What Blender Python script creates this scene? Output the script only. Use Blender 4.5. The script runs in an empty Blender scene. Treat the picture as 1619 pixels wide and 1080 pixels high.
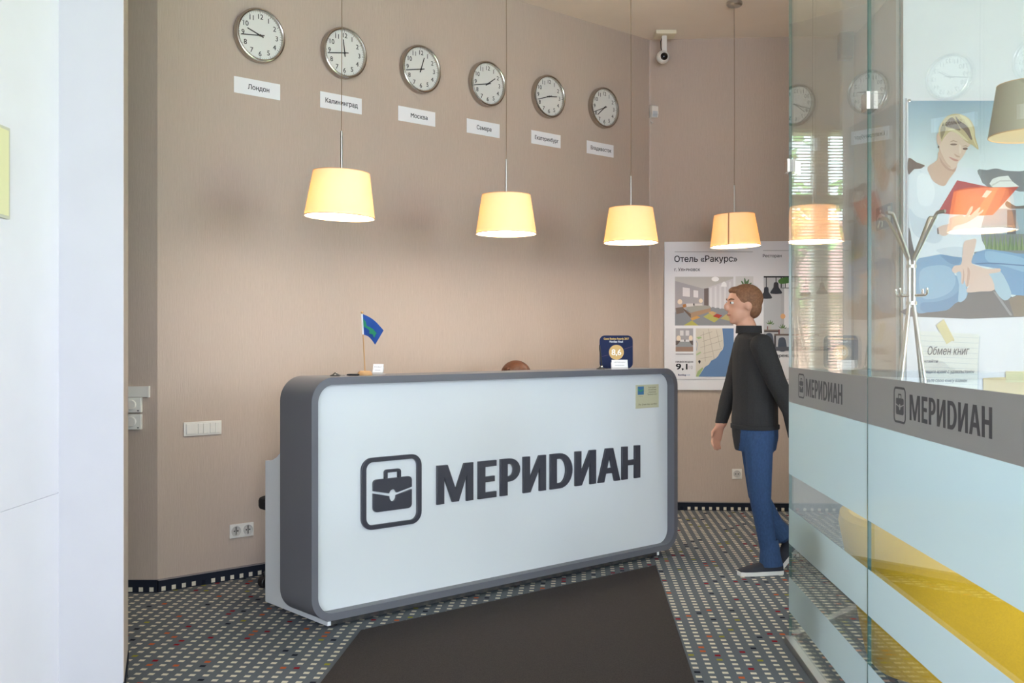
import bpy, bmesh, math, random
from mathutils import Vector, Matrix, geometry
random.seed(7)
sc = bpy.context.scene
COL = sc.collection
F, H, CX, CY = 1600.0, 1.32, 809.5, 540.0        # focal length in pixels of 1619x1080, eye height, image centre
CEIL = 3.688

# ---------------------------------------------------------------- camera
cam = bpy.data.cameras.new('camera'); cam.sensor_width = 36.0; cam.lens = 36.0 * F / 1619.0
cam.clip_start = 0.05
camo = bpy.data.objects.new('camera', cam); COL.objects.link(camo)
camo.location = (0, 0, H); camo.rotation_euler = (math.pi / 2, 0, 0)
sc.camera = camo
# ---------------------------------------------------------------- world, daylight, exposure
wd = bpy.data.worlds.new('sky'); sc.world = wd; wd.use_nodes = True
bg = wd.node_tree.nodes['Background']
bg.inputs[0].default_value = (0.78, 0.88, 1.04, 1); bg.inputs[1].default_value = 14.0
sc.view_settings.view_transform = 'Standard'; sc.view_settings.look = 'None'
sc.view_settings.exposure = 0.18; sc.view_settings.gamma = 1.0
sc.view_settings.use_curve_mapping = False

def portal(name, loc, rot, sx, sy):
    l = bpy.data.lights.new(name, 'AREA'); l.shape = 'RECTANGLE'; l.size = sx; l.size_y = sy; l.cycles.is_portal = True
    o = bpy.data.objects.new(name, l); COL.objects.link(o); o.location = loc; o.rotation_euler = rot
# the sky lights the room through its openings (portals only guide the sampling); sun on the garden outside
portal('entrance_portal', (0.85, -5.48, 1.55), (math.pi / 2, 0, 0), 4.5, 2.7)
portal('added_window_portal', (4.59, 0.1, 1.75), (0, math.pi / 2, 0), 2.4, 3.2)  # for the added side window
portal('blind_window_portal', (4.59, 5.775, 1.785), (0, math.pi / 2, 0), 2.47, 2.05)
sun = bpy.data.lights.new('sun', 'SUN'); sun.energy = 34; sun.angle = 0.02; sun.color = (1.0, 0.95, 0.88)
suno = bpy.data.objects.new('sun', sun); COL.objects.link(suno); suno.location = (0, 0, 12)
suno.rotation_euler = Vector((0.6, -0.12, -0.8)).to_track_quat('-Z', 'Y').to_euler()

# ---------------------------------------------------------------- helpers
def lin(c):
    return tuple((v / 255 / 12.92) if v / 255 <= 0.04045 else ((v / 255 + 0.055) / 1.055) ** 2.4 for v in c)
MATS = {}
def M(name, rgb=(200, 200, 200), rough=0.55, metal=0.0, spec=0.5, emit=None, es=0.0):
    if name in MATS: return MATS[name]
    m = bpy.data.materials.new(name); m.use_nodes = True
    b = m.node_tree.nodes['Principled BSDF']
    b.inputs['Base Color'].default_value = (*lin(rgb), 1); b.inputs['Roughness'].default_value = rough
    b.inputs['Metallic'].default_value = metal; b.inputs['Specular IOR Level'].default_value = spec
    if emit:
        b.inputs['Emission Color'].default_value = (*lin(emit), 1); b.inputs['Emission Strength'].default_value = es
    MATS[name] = m
    return m
def ink(rgb):
    return M('ink_%d_%d_%d' % tuple(rgb), rgb, 0.6, 0, 0.3)
class NT:
    def __init__(self, m): self.t = m.node_tree; self.n = self.t.nodes; self.l = self.t.links
    def new(self, typ, **kw):
        nd = self.n.new(typ)
        for k, v in kw.items(): setattr(nd, k, v)
        return nd
    def math(self, op, a, b=None, c=None):
        nd = self.n.new('ShaderNodeMath'); nd.operation = op
        for i, v in enumerate((a, b, c)):
            if v is None: continue
            if isinstance(v, (int, float)): nd.inputs[i].default_value = v
            else: self.l.new(v, nd.inputs[i])
        return nd.outputs[0]
    def mix(self, fac, a, b):
        nd = self.n.new('ShaderNodeMix'); nd.data_type = 'RGBA'
        for sock, v in ((nd.inputs[0], fac), (nd.inputs[6], a), (nd.inputs[7], b)):
            if isinstance(v, (int, float)): sock.default_value = v
            elif isinstance(v, tuple): sock.default_value = (*v, 1) if len(v) == 3 else v
            else: self.l.new(v, sock)
        return nd.outputs[2]
    def coords(self, scale=(1, 1, 1), rot=(0, 0, 0)):
        tc = self.new('ShaderNodeTexCoord'); mp = self.new('ShaderNodeMapping')
        mp.inputs['Scale'].default_value = scale; mp.inputs['Rotation'].default_value = rot
        self.l.new(tc.outputs['Object'], mp.inputs[0]); return mp.outputs[0]

def wallpaper(name, rgb):
    m = M(name, rgb, 0.75, 0, 0.25); t = NT(m); b = t.n['Principled BSDF']
    n1 = t.new('ShaderNodeTexNoise'); n1.inputs['Scale'].default_value = 1; n1.inputs['Detail'].default_value = 3
    t.l.new(t.coords((380, 380, 26)), n1.inputs['Vector'])
    n2 = t.new('ShaderNodeTexNoise'); n2.inputs['Scale'].default_value = 1; n2.inputs['Detail'].default_value = 1
    t.l.new(t.coords((170, 170, 7)), n2.inputs['Vector'])
    f = t.math('MULTIPLY_ADD', n1.outputs[0], 0.6, t.math('MULTIPLY', n2.outputs[0], 0.4))
    c = lin(rgb)
    f = t.math('MULTIPLY_ADD', t.math('SUBTRACT', f, 0.5), 2.2, 0.5)
    t.l.new(t.mix(f, tuple(v * 0.92 for v in c), tuple(min(1, v * 1.07) for v in c)), b.inputs['Base Color'])
    bp = t.new('ShaderNodeBump'); bp.inputs['Strength'].default_value = 0.35; bp.inputs['Distance'].default_value = 0.002
    t.l.new(f, bp.inputs['Height']); t.l.new(bp.outputs[0], b.inputs['Normal'])
    return m
def grain(name, rgb, scale, amt, rough=0.6, bump=0.0, stretch=(1, 1, 1), metal=0.0, spec=0.4):
    m = M(name, rgb, rough, metal, spec); t = NT(m); b = t.n['Principled BSDF']
    n1 = t.new('ShaderNodeTexNoise'); n1.inputs['Scale'].default_value = scale; n1.inputs['Detail'].default_value = 4
    t.l.new(t.coords(stretch), n1.inputs['Vector']); c = lin(rgb)
    f = t.math('MULTIPLY_ADD', t.math('SUBTRACT', n1.outputs[0], 0.5), 2.0, 0.5)
    t.l.new(t.mix(f, tuple(v * (1 - amt) for v in c), tuple(min(1, v * (1 + amt)) for v in c)), b.inputs['Base Color'])
    if bump:
        bp = t.new('ShaderNodeBump'); bp.inputs['Strength'].default_value = bump; bp.inputs['Distance'].default_value = 0.003
        t.l.new(n1.outputs[0], bp.inputs['Height']); t.l.new(bp.outputs[0], b.inputs['Normal'])
    return m
def dot_colour(t, cu, cv):
    """cream dots with a few red, navy, orange and olive ones, chosen per cell"""
    cb = t.new('ShaderNodeCombineXYZ'); t.l.new(cu, cb.inputs[0]); t.l.new(cv, cb.inputs[1])
    wn = t.new('ShaderNodeTexWhiteNoise'); wn.noise_dimensions = '2D'; t.l.new(cb.outputs[0], wn.inputs['Vector'])
    r = wn.outputs['Value']; col = lin((216, 209, 190))
    for lo, rgb in ((0.125, (150, 145, 55)), (0.095, (196, 98, 55)), (0.068, (30, 33, 44)), (0.034, (140, 26, 36))):
        col = t.mix(t.math('LESS_THAN', r, lo), col, lin(rgb))
    return col
def carpet_mat():
    m = M('carpet', (92, 98, 104), 0.95, 0, 0.1); t = NT(m); b = t.n['Principled BSDF']
    p = 0.0555
    sx = t.new('ShaderNodeSeparateXYZ'); t.l.new(t.coords((1 / p, 1 / p, 1), (0, 0, math.atan(0.066))), sx.inputs[0])
    def band(s, w):
        fr = t.math('FRACT', s); return t.math('LESS_THAN', t.math('ABSOLUTE', t.math('SUBTRACT', fr, 0.5)), w)
    mask = t.math('MULTIPLY', band(sx.outputs[0], 0.215), band(sx.outputs[1], 0.215))
    col = dot_colour(t, t.math('FLOOR', sx.outputs[0]), t.math('FLOOR', sx.outputs[1]))
    n1 = t.new('ShaderNodeTexNoise'); n1.inputs['Scale'].default_value = 420; t.l.new(t.coords(), n1.inputs['Vector'])
    base = t.mix(n1.outputs[0], lin((84, 89, 96)), lin((116, 121, 127)))
    t.l.new(t.mix(mask, base, col), b.inputs['Base Color'])
    bp = t.new('ShaderNodeBump'); bp.inputs['Strength'].default_value = 0.4; bp.inputs['Distance'].default_value = 0.003
    t.l.new(n1.outputs[0], bp.inputs['Height']); t.l.new(bp.outputs[0], b.inputs['Normal'])
    return m
def skirting_mat():
    m = M('carpet_skirting', (38, 42, 52), 0.95, 0, 0.1); t = NT(m); b = t.n['Principled BSDF']
    sx = t.new('ShaderNodeSeparateXYZ'); t.l.new(t.coords((1 / 0.0555, 1, 1)), sx.inputs[0])
    mx = t.math('LESS_THAN', t.math('ABSOLUTE', t.math('SUBTRACT', t.math('FRACT', sx.outputs[0]), 0.5)), 0.2)
    mz = t.math('LESS_THAN', t.math('ABSOLUTE', t.math('SUBTRACT', sx.outputs[2], 0.017)), 0.0115)
    col = dot_colour(t, t.math('FLOOR', sx.outputs[0]), t.math('FLOOR', sx.outputs[0]))
    t.l.new(t.mix(t.math('MULTIPLY', mx, mz), lin((38, 42, 52)), col), b.inputs['Base Color'])
    return m
def glass_mat(name, tint=(0.955, 0.985, 0.97), ior=1.5):
    m = bpy.data.materials.new(name); m.use_nodes = True; t = NT(m); t.n.clear(); MATS[name] = m
    out = t.new('ShaderNodeOutputMaterial'); mixn = t.new('ShaderNodeMixShader')
    tr = t.new('ShaderNodeBsdfTransparent'); tr.inputs[0].default_value = (*tint, 1)
    gl = t.new('ShaderNodeBsdfGlossy'); gl.inputs['Roughness'].default_value = 0.0
    gl.inputs[0].default_value = (1, 1, 1, 1)
    geo = t.new('ShaderNodeNewGeometry'); fr = t.new('ShaderNodeFresnel')
    # same Fresnel reflection from either face of the thin sheet
    io = t.math('MULTIPLY_ADD', geo.outputs['Backfacing'], 1 / ior - ior, ior); t.l.new(io, fr.inputs['IOR'])
    t.l.new(fr.outputs[0], mixn.inputs[0]); t.l.new(tr.outputs[0], mixn.inputs[1]); t.l.new(gl.outputs[0], mixn.inputs[2])
    t.l.new(mixn.outputs[0], out.inputs[0]); return m
def translucent_mat(name, dif, trn, fac, clear=0.0):
    m = bpy.data.materials.new(name); m.use_nodes = True; t = NT(m); t.n.clear(); MATS[name] = m
    out = t.new('ShaderNodeOutputMaterial'); mx = t.new('ShaderNodeMixShader'); mx.inputs[0].default_value = fac
    a = t.new('ShaderNodeBsdfDiffuse'); a.inputs[0].default_value = (*lin(dif), 1)
    c = t.new('ShaderNodeBsdfTranslucent'); c.inputs[0].default_value = (*lin(trn), 1)
    t.l.new(a.outputs[0], mx.inputs[1]); t.l.new(c.outputs[0], mx.inputs[2]); last = mx.outputs[0]
    if clear:
        m2 = t.new('ShaderNodeMixShader'); m2.inputs[0].default_value = clear; tr = t.new('ShaderNodeBsdfTransparent')
        t.l.new(last, m2.inputs[1]); t.l.new(tr.outputs[0], m2.inputs[2]); last = m2.outputs[0]
    t.l.new(last, out.inputs[0]); return m

# --- mesh building
class MB:
    def __init__(s): s.v = []; s.f = []; s.m = []
    def add(s, vs, fs, mi=0):
        o = len(s.v); s.v += [tuple(p) for p in vs]
        s.f += [tuple(i + o for i in f) for f in fs]; s.m += [mi] * len(fs); return s
    def box(s, x0, x1, y0, y1, z0, z1, mi=0):
        return s.add([(x0, y0, z0), (x1, y0, z0), (x1, y1, z0), (x0, y1, z0), (x0, y0, z1), (x1, y0, z1), (x1, y1, z1), (x0, y1, z1)],
                     [(0, 3, 2, 1), (4, 5, 6, 7), (0, 1, 5, 4), (1, 2, 6, 5), (2, 3, 7, 6), (3, 0, 4, 7)], mi)
    def prism(s, poly, y0, y1, mi=0):            # poly in (x, z), extruded along y
        n = len(poly)
        return s.add([(x, y0, z) for x, z in poly] + [(x, y1, z) for x, z in poly],
                     [tuple(range(n)), tuple(range(2 * n - 1, n - 1, -1))] + [((i + 1) % n, i, n + i, n + (i + 1) % n) for i in range(n)], mi)
    def prism_x(s, poly, x0, x1, mi=0):          # poly in (y, z), extruded along x
        n = len(poly)
        return s.add([(x0, a, b) for a, b in poly] + [(x1, a, b) for a, b in poly],
                     [tuple(range(n)), tuple(range(2 * n - 1, n - 1, -1))] + [((i + 1) % n, i, n + i, n + (i + 1) % n) for i in range(n)], mi)
    def prism_z(s, poly, z0, z1, mi=0):
        n = len(poly)
        return s.add([(a, b, z0) for a, b in poly] + [(a, b, z1) for a, b in poly],
                     [tuple(range(n - 1, -1, -1)), tuple(range(n, 2 * n))] + [(i, (i + 1) % n, n + (i + 1) % n, n + i) for i in range(n)], mi)
    def lathe(s, prof, n=32, c=(0, 0, 0), axis='z', mi=0, closed=False):
        vs = []; fs = []; k = len(prof)
        for i in range(n):
            a = 2 * math.pi * i / n
            for r, h in prof:
                p = (r * math.cos(a), r * math.sin(a), h)
                if axis == 'y': p = (p[0], p[2], p[1])
                if axis == 'x': p = (p[2], p[0], p[1])
                vs.append((p[0] + c[0], p[1] + c[1], p[2] + c[2]))
        for i in range(n):
            for j in range(k if closed else k - 1):
                a = i * k + j; b = i * k + (j + 1) % k; cc = ((i + 1) % n) * k + (j + 1) % k; d = ((i + 1) % n) * k + j
                fs.append((a, d, cc, b) if axis != 'y' else (a, b, cc, d))
        return s.add(vs, fs, mi)
    def tube(s, pts, r, n=8, mi=0):
        pts = [Vector(p) for p in pts]; rs = r if isinstance(r, (list, tuple)) else [r] * len(pts)
        vs = []; fs = []; up = None
        for i, p in enumerate(pts):
            d = (pts[min(i + 1, len(pts) - 1)] - pts[max(i - 1, 0)]).normalized()
            if up is None: up = d.orthogonal().normalized()
            up = (up - d * up.dot(d)).normalized(); w = d.cross(up)
            for k in range(n):
                a = 2 * math.pi * k / n; vs.append(p + (up * math.cos(a) + w * math.sin(a)) * rs[i])
        for i in range(len(pts) - 1):
            for k in range(n):
                fs.append((i * n + k, i * n + (k + 1) % n, (i + 1) * n + (k + 1) % n, (i + 1) * n + k))
        fs.append(tuple(range(n - 1, -1, -1))); fs.append(tuple((len(pts) - 1) * n + k for k in range(n)))
        return s.add(vs, fs, mi)
    def ell(s, c, r, nu=16, nv=10, mi=0, mat=None):
        vs = []; fs = []
        for j in range(nv + 1):
            t = math.pi * j / nv
            for i in range(nu):
                a = 2 * math.pi * i / nu
                p = Vector((r[0] * math.sin(t) * math.cos(a), r[1] * math.sin(t) * math.sin(a), r[2] * math.cos(t)))
                if mat: p = mat @ p
                vs.append((p.x + c[0], p.y + c[1], p.z + c[2]))
        for j in range(nv):
            for i in range(nu):
                fs.append((j * nu + i, (j + 1) * nu + i, (j + 1) * nu + (i + 1) % nu, j * nu + (i + 1) % nu))
        return s.add(vs, fs, mi)
    def mesh(s, name, mats, smooth=None, bevel=0.0, seg=2):
        me = bpy.data.meshes.new(name); me.from_pydata(s.v, [], s.f)
        for mm in (mats if isinstance(mats, (list, tuple)) else [mats]): me.materials.append(mm)
        me.polygons.foreach_set('material_index', s.m)
        bm = bmesh.new(); bm.from_mesh(me)
        bmesh.ops.remove_doubles(bm, verts=bm.verts, dist=1e-6)
        bmesh.ops.recalc_face_normals(bm, faces=bm.faces)
        if bevel: bmesh.ops.bevel(bm, geom=list(bm.edges), offset=bevel, segments=seg, affect='EDGES', profile=0.5)
        bm.to_mesh(me); bm.free()
        if smooth is not None:
            me.polygons.foreach_set('use_smooth', [True] * len(me.polygons)); me.set_sharp_from_angle(angle=math.radians(smooth))
        return me

def link(name, me, parent=None):
    o = bpy.data.objects.new(name, me); COL.objects.link(o)
    if parent: o.parent = parent
    return o
def part(name, mb, mats, parent, smooth=40, bevel=0.0, label=None):
    o = link(name, mb.mesh(name, mats, smooth, bevel) if isinstance(mb, MB) else mb, parent)
    if label: o['label'] = label
    return o
def tag(o, label, cat, group=None):
    o['label'] = label; o['category'] = cat
    if group: o['group'] = group
    return o
def thing(name, label, cat, loc=(0, 0, 0), rz=0.0, group=None):
    o = bpy.data.objects.new(name, None); COL.objects.link(o); o.empty_display_size = 0.05
    o.location = loc; o.rotation_euler = (0, 0, rz); return tag(o, label, cat, group)
def struct(name, mb, mats, loc=(0, 0, 0), rz=0.0, smooth=None, bevel=0.0):
    o = link(name, mb.mesh(name, mats, smooth, bevel)); o.location = loc; o.rotation_euler = (0, 0, rz); o['kind'] = 'structure'; return o
def copy_tree(o, parent=None):
    c = o.copy(); COL.objects.link(c); c.parent = parent
    for ch in o.children: copy_tree(ch, c)
    return c
def rrect(x0, x1, z0, z1, r, n=8):
    pts = []
    for cx, cz, a0 in ((x1 - r, z1 - r, 0), (x0 + r, z1 - r, 90), (x0 + r, z0 + r, 180), (x1 - r, z0 + r, 270)):
        for i in range(n + 1):
            a = math.radians(a0 + 90 * i / n); pts.append((cx + r * math.cos(a), cz + r * math.sin(a)))
    return pts
def arc(cx, cz, rx, rz, a0, a1, n=12):
    return [(cx + rx * math.cos(math.radians(a0 + (a1 - a0) * i / n)), cz + rz * math.sin(math.radians(a0 + (a1 - a0) * i / n))) for i in range(n + 1)]
def ring_prism(mb, outer, inner, y0, y1, mi=0):
    n = len(outer)
    vs = [(x, y0, z) for x, z in outer] + [(x, y0, z) for x, z in inner] + [(x, y1, z) for x, z in outer] + [(x, y1, z) for x, z in inner]
    fs = []
    for i in range(n):
        j = (i + 1) % n
        fs += [(i, j, n + j, n + i), (2 * n + j, 2 * n + i, 3 * n + i, 3 * n + j), (i, 2 * n + i, 2 * n + j, j), (n + j, 3 * n + j, 3 * n + i, n + i)]
    return mb.add(vs, fs, mi)
def smooth_poly(pts, n=4):
    out = []; k = len(pts)
    for i in range(k):
        p0, p1, p2, p3 = pts[i - 1], pts[i], pts[(i + 1) % k], pts[(i + 2) % k]
        for j in range(n):
            t = j / n
            out.append(tuple(0.5 * (2 * p1[d] + (p2[d] - p0[d]) * t + (2 * p0[d] - 5 * p1[d] + 4 * p2[d] - p3[d]) * t * t + (3 * p1[d] - p0[d] - 3 * p2[d] + p3[d]) * t ** 3) for d in (0, 1)))
    return out
def from_curve(o):
    dg = bpy.context.evaluated_depsgraph_get(); dg.update()
    me = bpy.data.meshes.new_from_object(o.evaluated_get(dg)); cd = o.data
    bpy.data.objects.remove(o); bpy.data.curves.remove(cd)
    for v in me.vertices: v.co = (v.co.x, -v.co.z, v.co.y)         # x right, z up, thickness towards the viewer (-y)
    me.materials.clear(); return me
def flat_solid(name, loops, depth, bevel, mat, off=0.0):
    """filled outline(s), holes included, in (x, z); front face at y = off - 2*depth"""
    cu = bpy.data.curves.new(name, 'CURVE'); cu.dimensions = '2D'; cu.fill_mode = 'BOTH'
    cu.extrude = depth; cu.bevel_depth = bevel; cu.bevel_resolution = 1; cu.offset = -bevel
    for lp in loops:
        sp = cu.splines.new('POLY'); sp.points.add(len(lp) - 1); sp.use_cyclic_u = True
        for i, (x, z) in enumerate(lp): sp.points[i].co = (x, z, 0, 1)
    o = bpy.data.objects.new(name, cu); COL.objects.link(o); me = from_curve(o)
    for v in me.vertices: v.co.y += off - depth - bevel
    me.materials.append(mat); return me
def text_mesh(name, body, size, mat, x=0, z=0, y=0, align='LEFT', bold=0.0, depth=0.0, shear=0.0, width=None):
    """flat lettering; every outline is filled on its own so that overlapping strokes stay solid"""
    cu = bpy.data.curves.new(name, 'FONT'); cu.body = body.replace('\u041c', 'M'); cu.size = size; cu.align_x = align; cu.shear = shear
    o = bpy.data.objects.new(name, cu); COL.objects.link(o)
    dg = bpy.context.evaluated_depsgraph_get(); dg.update(); oe = o.evaluated_get(dg); cv = oe.to_curve(dg)
    polys = []
    for sp in cv.splines:
        if sp.type == 'BEZIER':
            bp = sp.bezier_points; q = []; n = len(bp)
            for i in range(n):
                p0, p1 = bp[i], bp[(i + 1) % n]
                q += [(v.x, v.y) for v in geometry.interpolate_bezier(p0.co, p0.handle_right, p1.handle_left, p1.co, 5)[:-1]]
        else: q = [(p.co.x, p.co.y) for p in sp.points]
        c = []
        for p in q:
            if not c or math.hypot(p[0] - c[-1][0], p[1] - c[-1][1]) > size * 1e-3: c.append(p)
        if len(c) > 3: polys.append(c)
    oe.to_curve_clear(); bpy.data.objects.remove(o); bpy.data.curves.remove(cu)
    area = lambda c: sum(c[i - 1][0] * c[i][1] - c[i][0] * c[i - 1][1] for i in range(len(c)))
    def inside(p, c):
        k = False
        for i in range(len(c)):
            a, b = c[i - 1], c[i]
            if (a[1] > p[1]) != (b[1] > p[1]) and p[0] < (b[0] - a[0]) * (p[1] - a[1]) / (b[1] - a[1]) + a[0]: k = not k
        return k
    def is_hole(h): return any(area(c) * area(h) < 0 and abs(area(c)) > abs(area(h)) and inside(h[0], c) for c in polys)
    holes = [c for c in polys if is_hole(c)]; outs = [c for c in polys if not is_hole(c)]
    V = []; T = []
    for c in outs:
        loops = [c] + [h for h in holes if inside(h[0], c)]
        tri = geometry.tessellate_polygon([[Vector((p[0], p[1], 0)) for p in l] for l in loops]); o_ = len(V)
        V += [p for l in loops for p in l]; T += [tuple(i + o_ for i in t) for t in tri]
    xs = [p[0] for p in V]; k = 1.0
    if width: k = width / (max(xs) - min(xs))
    x0 = 0 if not width or align == 'CENTER' else min(xs)
    b = bold * size * 1.2
    sh = [(-b, -b * .5), (b, -b * .5), (-b, b * .5), (b, b * .5)] if bold else [(0, 0)]
    me = bpy.data.meshes.new(name); nv = len(V)
    me.from_pydata([((p[0] - x0) * k + x + dx, y - 0.00002 * i, p[1] + z + dz) for i, (dx, dz) in enumerate(sh) for p in V], [], [tuple(j + nv * i for j in t) for i in range(len(sh)) for t in T])
    me.materials.append(mat); return me

class Plane:
    """a vertical plane: origin, direction to the right along it; local y points away from the viewer"""
    def __init__(s, ox, oy, ax, ay):
        n = math.hypot(ax, ay); s.o = (ox, oy); s.a = (ax / n, ay / n); s.b = (-s.a[1], s.a[0]); s.rz = math.atan2(ay, ax)
    def pix(s, px, py, off=0.0):                 # pixel -> (along, height) on the plane moved by off along local y
        r = (px - CX) / F; ox = s.o[0] + s.b[0] * off; oy = s.o[1] + s.b[1] * off
        t = (r * oy - ox) / (s.a[0] - r * s.a[1]); Y = oy + t * s.a[1]
        return t, H + (CY - py) / F * Y
    def w(s, t, off=0.0, z=0.0):
        return (s.o[0] + s.a[0] * t + s.b[0] * off, s.o[1] + s.a[1] * t + s.b[1] * off, z)
def floor_px(px, py, z=0.0):
    Y = F * (H - z) / (py - CY); return ((px - CX) / F * Y, Y)
def prints(name, plane, x0, off, parent, polys, z0=0.0):
    """flat printed shapes given as pixel outlines on the plane"""
    mb = MB(); mats = []; idx = {}
    for i, (rgb, pts) in enumerate(polys):
        if rgb not in idx: idx[rgb] = len(mats); mats.append(ink(rgb))
        q = [plane.pix(a, b, off) for a, b in pts]
        mb.add([(t - x0, off - 0.0004 - 0.00005 * i, z - z0) for t, z in q], [tuple(range(len(q)))], idx[rgb])
    me = bpy.data.meshes.new(name); me.from_pydata(mb.v, [], mb.f)
    for mm in mats: me.materials.append(mm)
    me.polygons.foreach_set('material_index', mb.m)
    return link(name, me, parent)
def zm(x0, y0, k):
    return lambda pts: [(x0 + a / k, y0 + b / k) for a, b in pts]
def R4(x0, y0, x1, y1): return [(x0, y0), (x1, y0), (x1, y1), (x0, y1)]
def ov(cx, cy, rx, ry, n=16): return [(cx + rx * math.cos(2 * math.pi * i / n), cy + ry * math.sin(2 * math.pi * i / n)) for i in range(n)]

# ---------------------------------------------------------------- planes of the place
UX, UY = 0.7475, 0.6644
A = (-1.866, 5.327); B = (1.080, 7.945); P = (-0.8436, 4.638)
P1 = (1.208, 4.418); P2 = (2.067, 5.347)
WCLOCK = Plane(A[0], A[1], UX, UY)
WBACK = Plane(B[0], B[1], 0.9971, -0.0758)
tc, _ = WBACK.pix(1350, 500); C = WBACK.w(tc)[:2]
WSIDE = Plane(C[0], C[1], -0.044, -1)
DESK = Plane(P[0], P[1], UX, UY)
GA = Plane(P1[0], P1[1], -0.06, -1)
GB = Plane(P1[0], P1[1], P2[0] - P1[0], P2[1] - P1[1])
YP = 5.347
WPOST = Plane(2.067, YP, 1, 0)

# ---------------------------------------------------------------- materials
paper_wall = wallpaper('beige_wallpaper', (188, 171, 157))
white_paint = grain('white_paint', (226, 229, 232), 6, 0.02, 0.7)
white_paint_shaded = grain('white_paint_shaded', (198, 196, 198), 6, 0.02, 0.7)  # pier's white paint, darkened in colour to imitate weaker light on it
wall_white_lit = grain('white_paint_lit', (237, 233, 236), 6, 0.015, 0.7)  # same white as the pier, lightened to imitate stronger light
ceil_paint = grain('ceiling_paint', (236, 225, 212), 4, 0.02, 0.9)
carpet = carpet_mat(); skirt = skirting_mat()
steel = M('brushed_steel', (190, 186, 180), 0.28, 1.0)
chrome = M('chrome', (215, 212, 208), 0.12, 1.0)
desk_grey = M('desk_grey', (107, 107, 113), 0.38, 0, 0.5)
desk_white = M('desk_white', (226, 229, 230), 0.35, 0, 0.5)
letter_dark = M('letter_dark', (66, 66, 74), 0.3, 0, 0.5)
black_plastic = M('black_plastic', (24, 23, 24), 0.45)
black_fabric = grain('black_fabric', (26, 25, 26), 300, 0.3, 0.9)
white_plastic = M('white_plastic', (226, 222, 214), 0.35)
paper_white = M('paper_white', (235, 234, 236), 0.7)
glass = glass_mat('clear_glass', (0.955, 0.98, 0.96)); glass_b = glass_mat('screen_glass', (0.97, 0.985, 0.975))
clock_glass = glass_mat('clock_glass', (0.99, 0.99, 0.99), 1.45)
glass_edge = M('glass_edge', (58, 92, 86), 0.15, 0, 0.6)
frost = translucent_mat('frosted_film', (182, 196, 201), (186, 199, 203), 0.5, 0.07)
band_grey = M('band_grey', (152, 149, 145), 0.5)
band_dark = M('band_dark', (58, 54, 56), 0.5)
wood = grain('light_wood', (196, 152, 104), 20, 0.12, 0.5, 0, (1, 1, 0.2))

# ================================================================ THE SETTING
def extrude_wall(name, pl, t0, t1, mat, z0=0.0, z1=CEIL, th=0.12):
    return struct(name, MB().box(t0, t1, 0, th, z0, z1), mat, (pl.o[0], pl.o[1], 0), pl.rz)
struct('floor', MB().box(-3.6, 4.75, -5.6, 8.3, -0.1, 0), carpet)
struct('ceiling', MB().box(-3.6, 4.75, -5.6, 8.3, CEIL, CEIL + 0.1), ceil_paint)
LCW = math.hypot(B[0] - A[0], B[1] - A[1])
extrude_wall('wall_clock', WCLOCK, 0, LCW, paper_wall)
extrude_wall('wall_back', WBACK, 0, tc, paper_wall)
LS = C[1] - YP
extrude_wall('wall_side', WSIDE, 0, LS - 0.1, paper_wall)
struct('wall_left', MB().box(-1.55, 0, 0, 0.12, 0, CEIL), paper_wall, (A[0], A[1], 0))
struct('wall_poster', MB().box(2.067, 2.86, YP, YP + 0.1, 0, CEIL), white_paint)
# white pier and wall on the left, close to the camera
struct('wall_pier', MB().prism_z([(-1.421, 3.70), (-1.553, 4.085), (-3.5, 4.085), (-3.5, 3.9), (-1.80, 3.9), (-1.80, 3.70)], 0, CEIL, 0), white_paint_shaded)
struct('wall_entrance_left', MB().box(-1.80, -1.657, -5.5, 3.70, 0, 0.766).box(-1.80, -1.662, -5.5, 3.70, 0.766, 0.7695).box(-1.80, -1.657, -5.5, 3.70, 0.7695, CEIL), wall_white_lit)
struct('trim_1', MB().prism_z([(-1.4195, 3.7025), (-1.5505, 4.087), (-1.5535, 4.086), (-1.4225, 3.7015)], 0.075, CEIL), paper_wall)
struct('wall_far_left', MB().box(-3.6, -3.4, 4.085, 5.327, 0, CEIL), paper_wall)
struct('wall_window', MB().box(4.6, 4.75, -5.5, -1.5, 0, CEIL).box(4.6, 4.75, 1.7, 4.75, 0, CEIL).box(4.6, 4.75, -1.5, 1.7, 0, 0.55).box(4.6, 4.75, -1.5, 1.7, 2.95, CEIL).box(4.6, 4.75, 6.8, 8.2, 0, CEIL)
       .box(4.6, 4.75, 4.75, 6.8, 0, 0.55).box(4.6, 4.75, 4.75, 6.8, 3.02, CEIL), white_paint)
struct('wall_far_right', MB().box(2.75, 4.6, 7.9, 8.1, 0, CEIL), white_paint)
struct('wall_entrance', MB().box(-1.8, -1.4, -5.6, -5.5, 0, CEIL).box(3.1, 4.75, -5.6, -5.5, 0, CEIL).box(-1.4, 3.1, -5.6, -5.5, 2.9, CEIL).box(-1.4, 3.1, -5.6, -5.5, 0, 0.2), white_paint)
wf = struct('window_1', MB().box(-1.4, 3.1, -5.57, -5.52, 0.2, 0.27).box(-1.4, 3.1, -5.57, -5.52, 2.83, 2.9), white_plastic)
for x in (-1.4, 0.07, 1.57, 3.03):
    part('mullion', MB().box(x, x + 0.07, -5.57, -5.52, 0.27, 2.83), white_plastic, wf)
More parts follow.
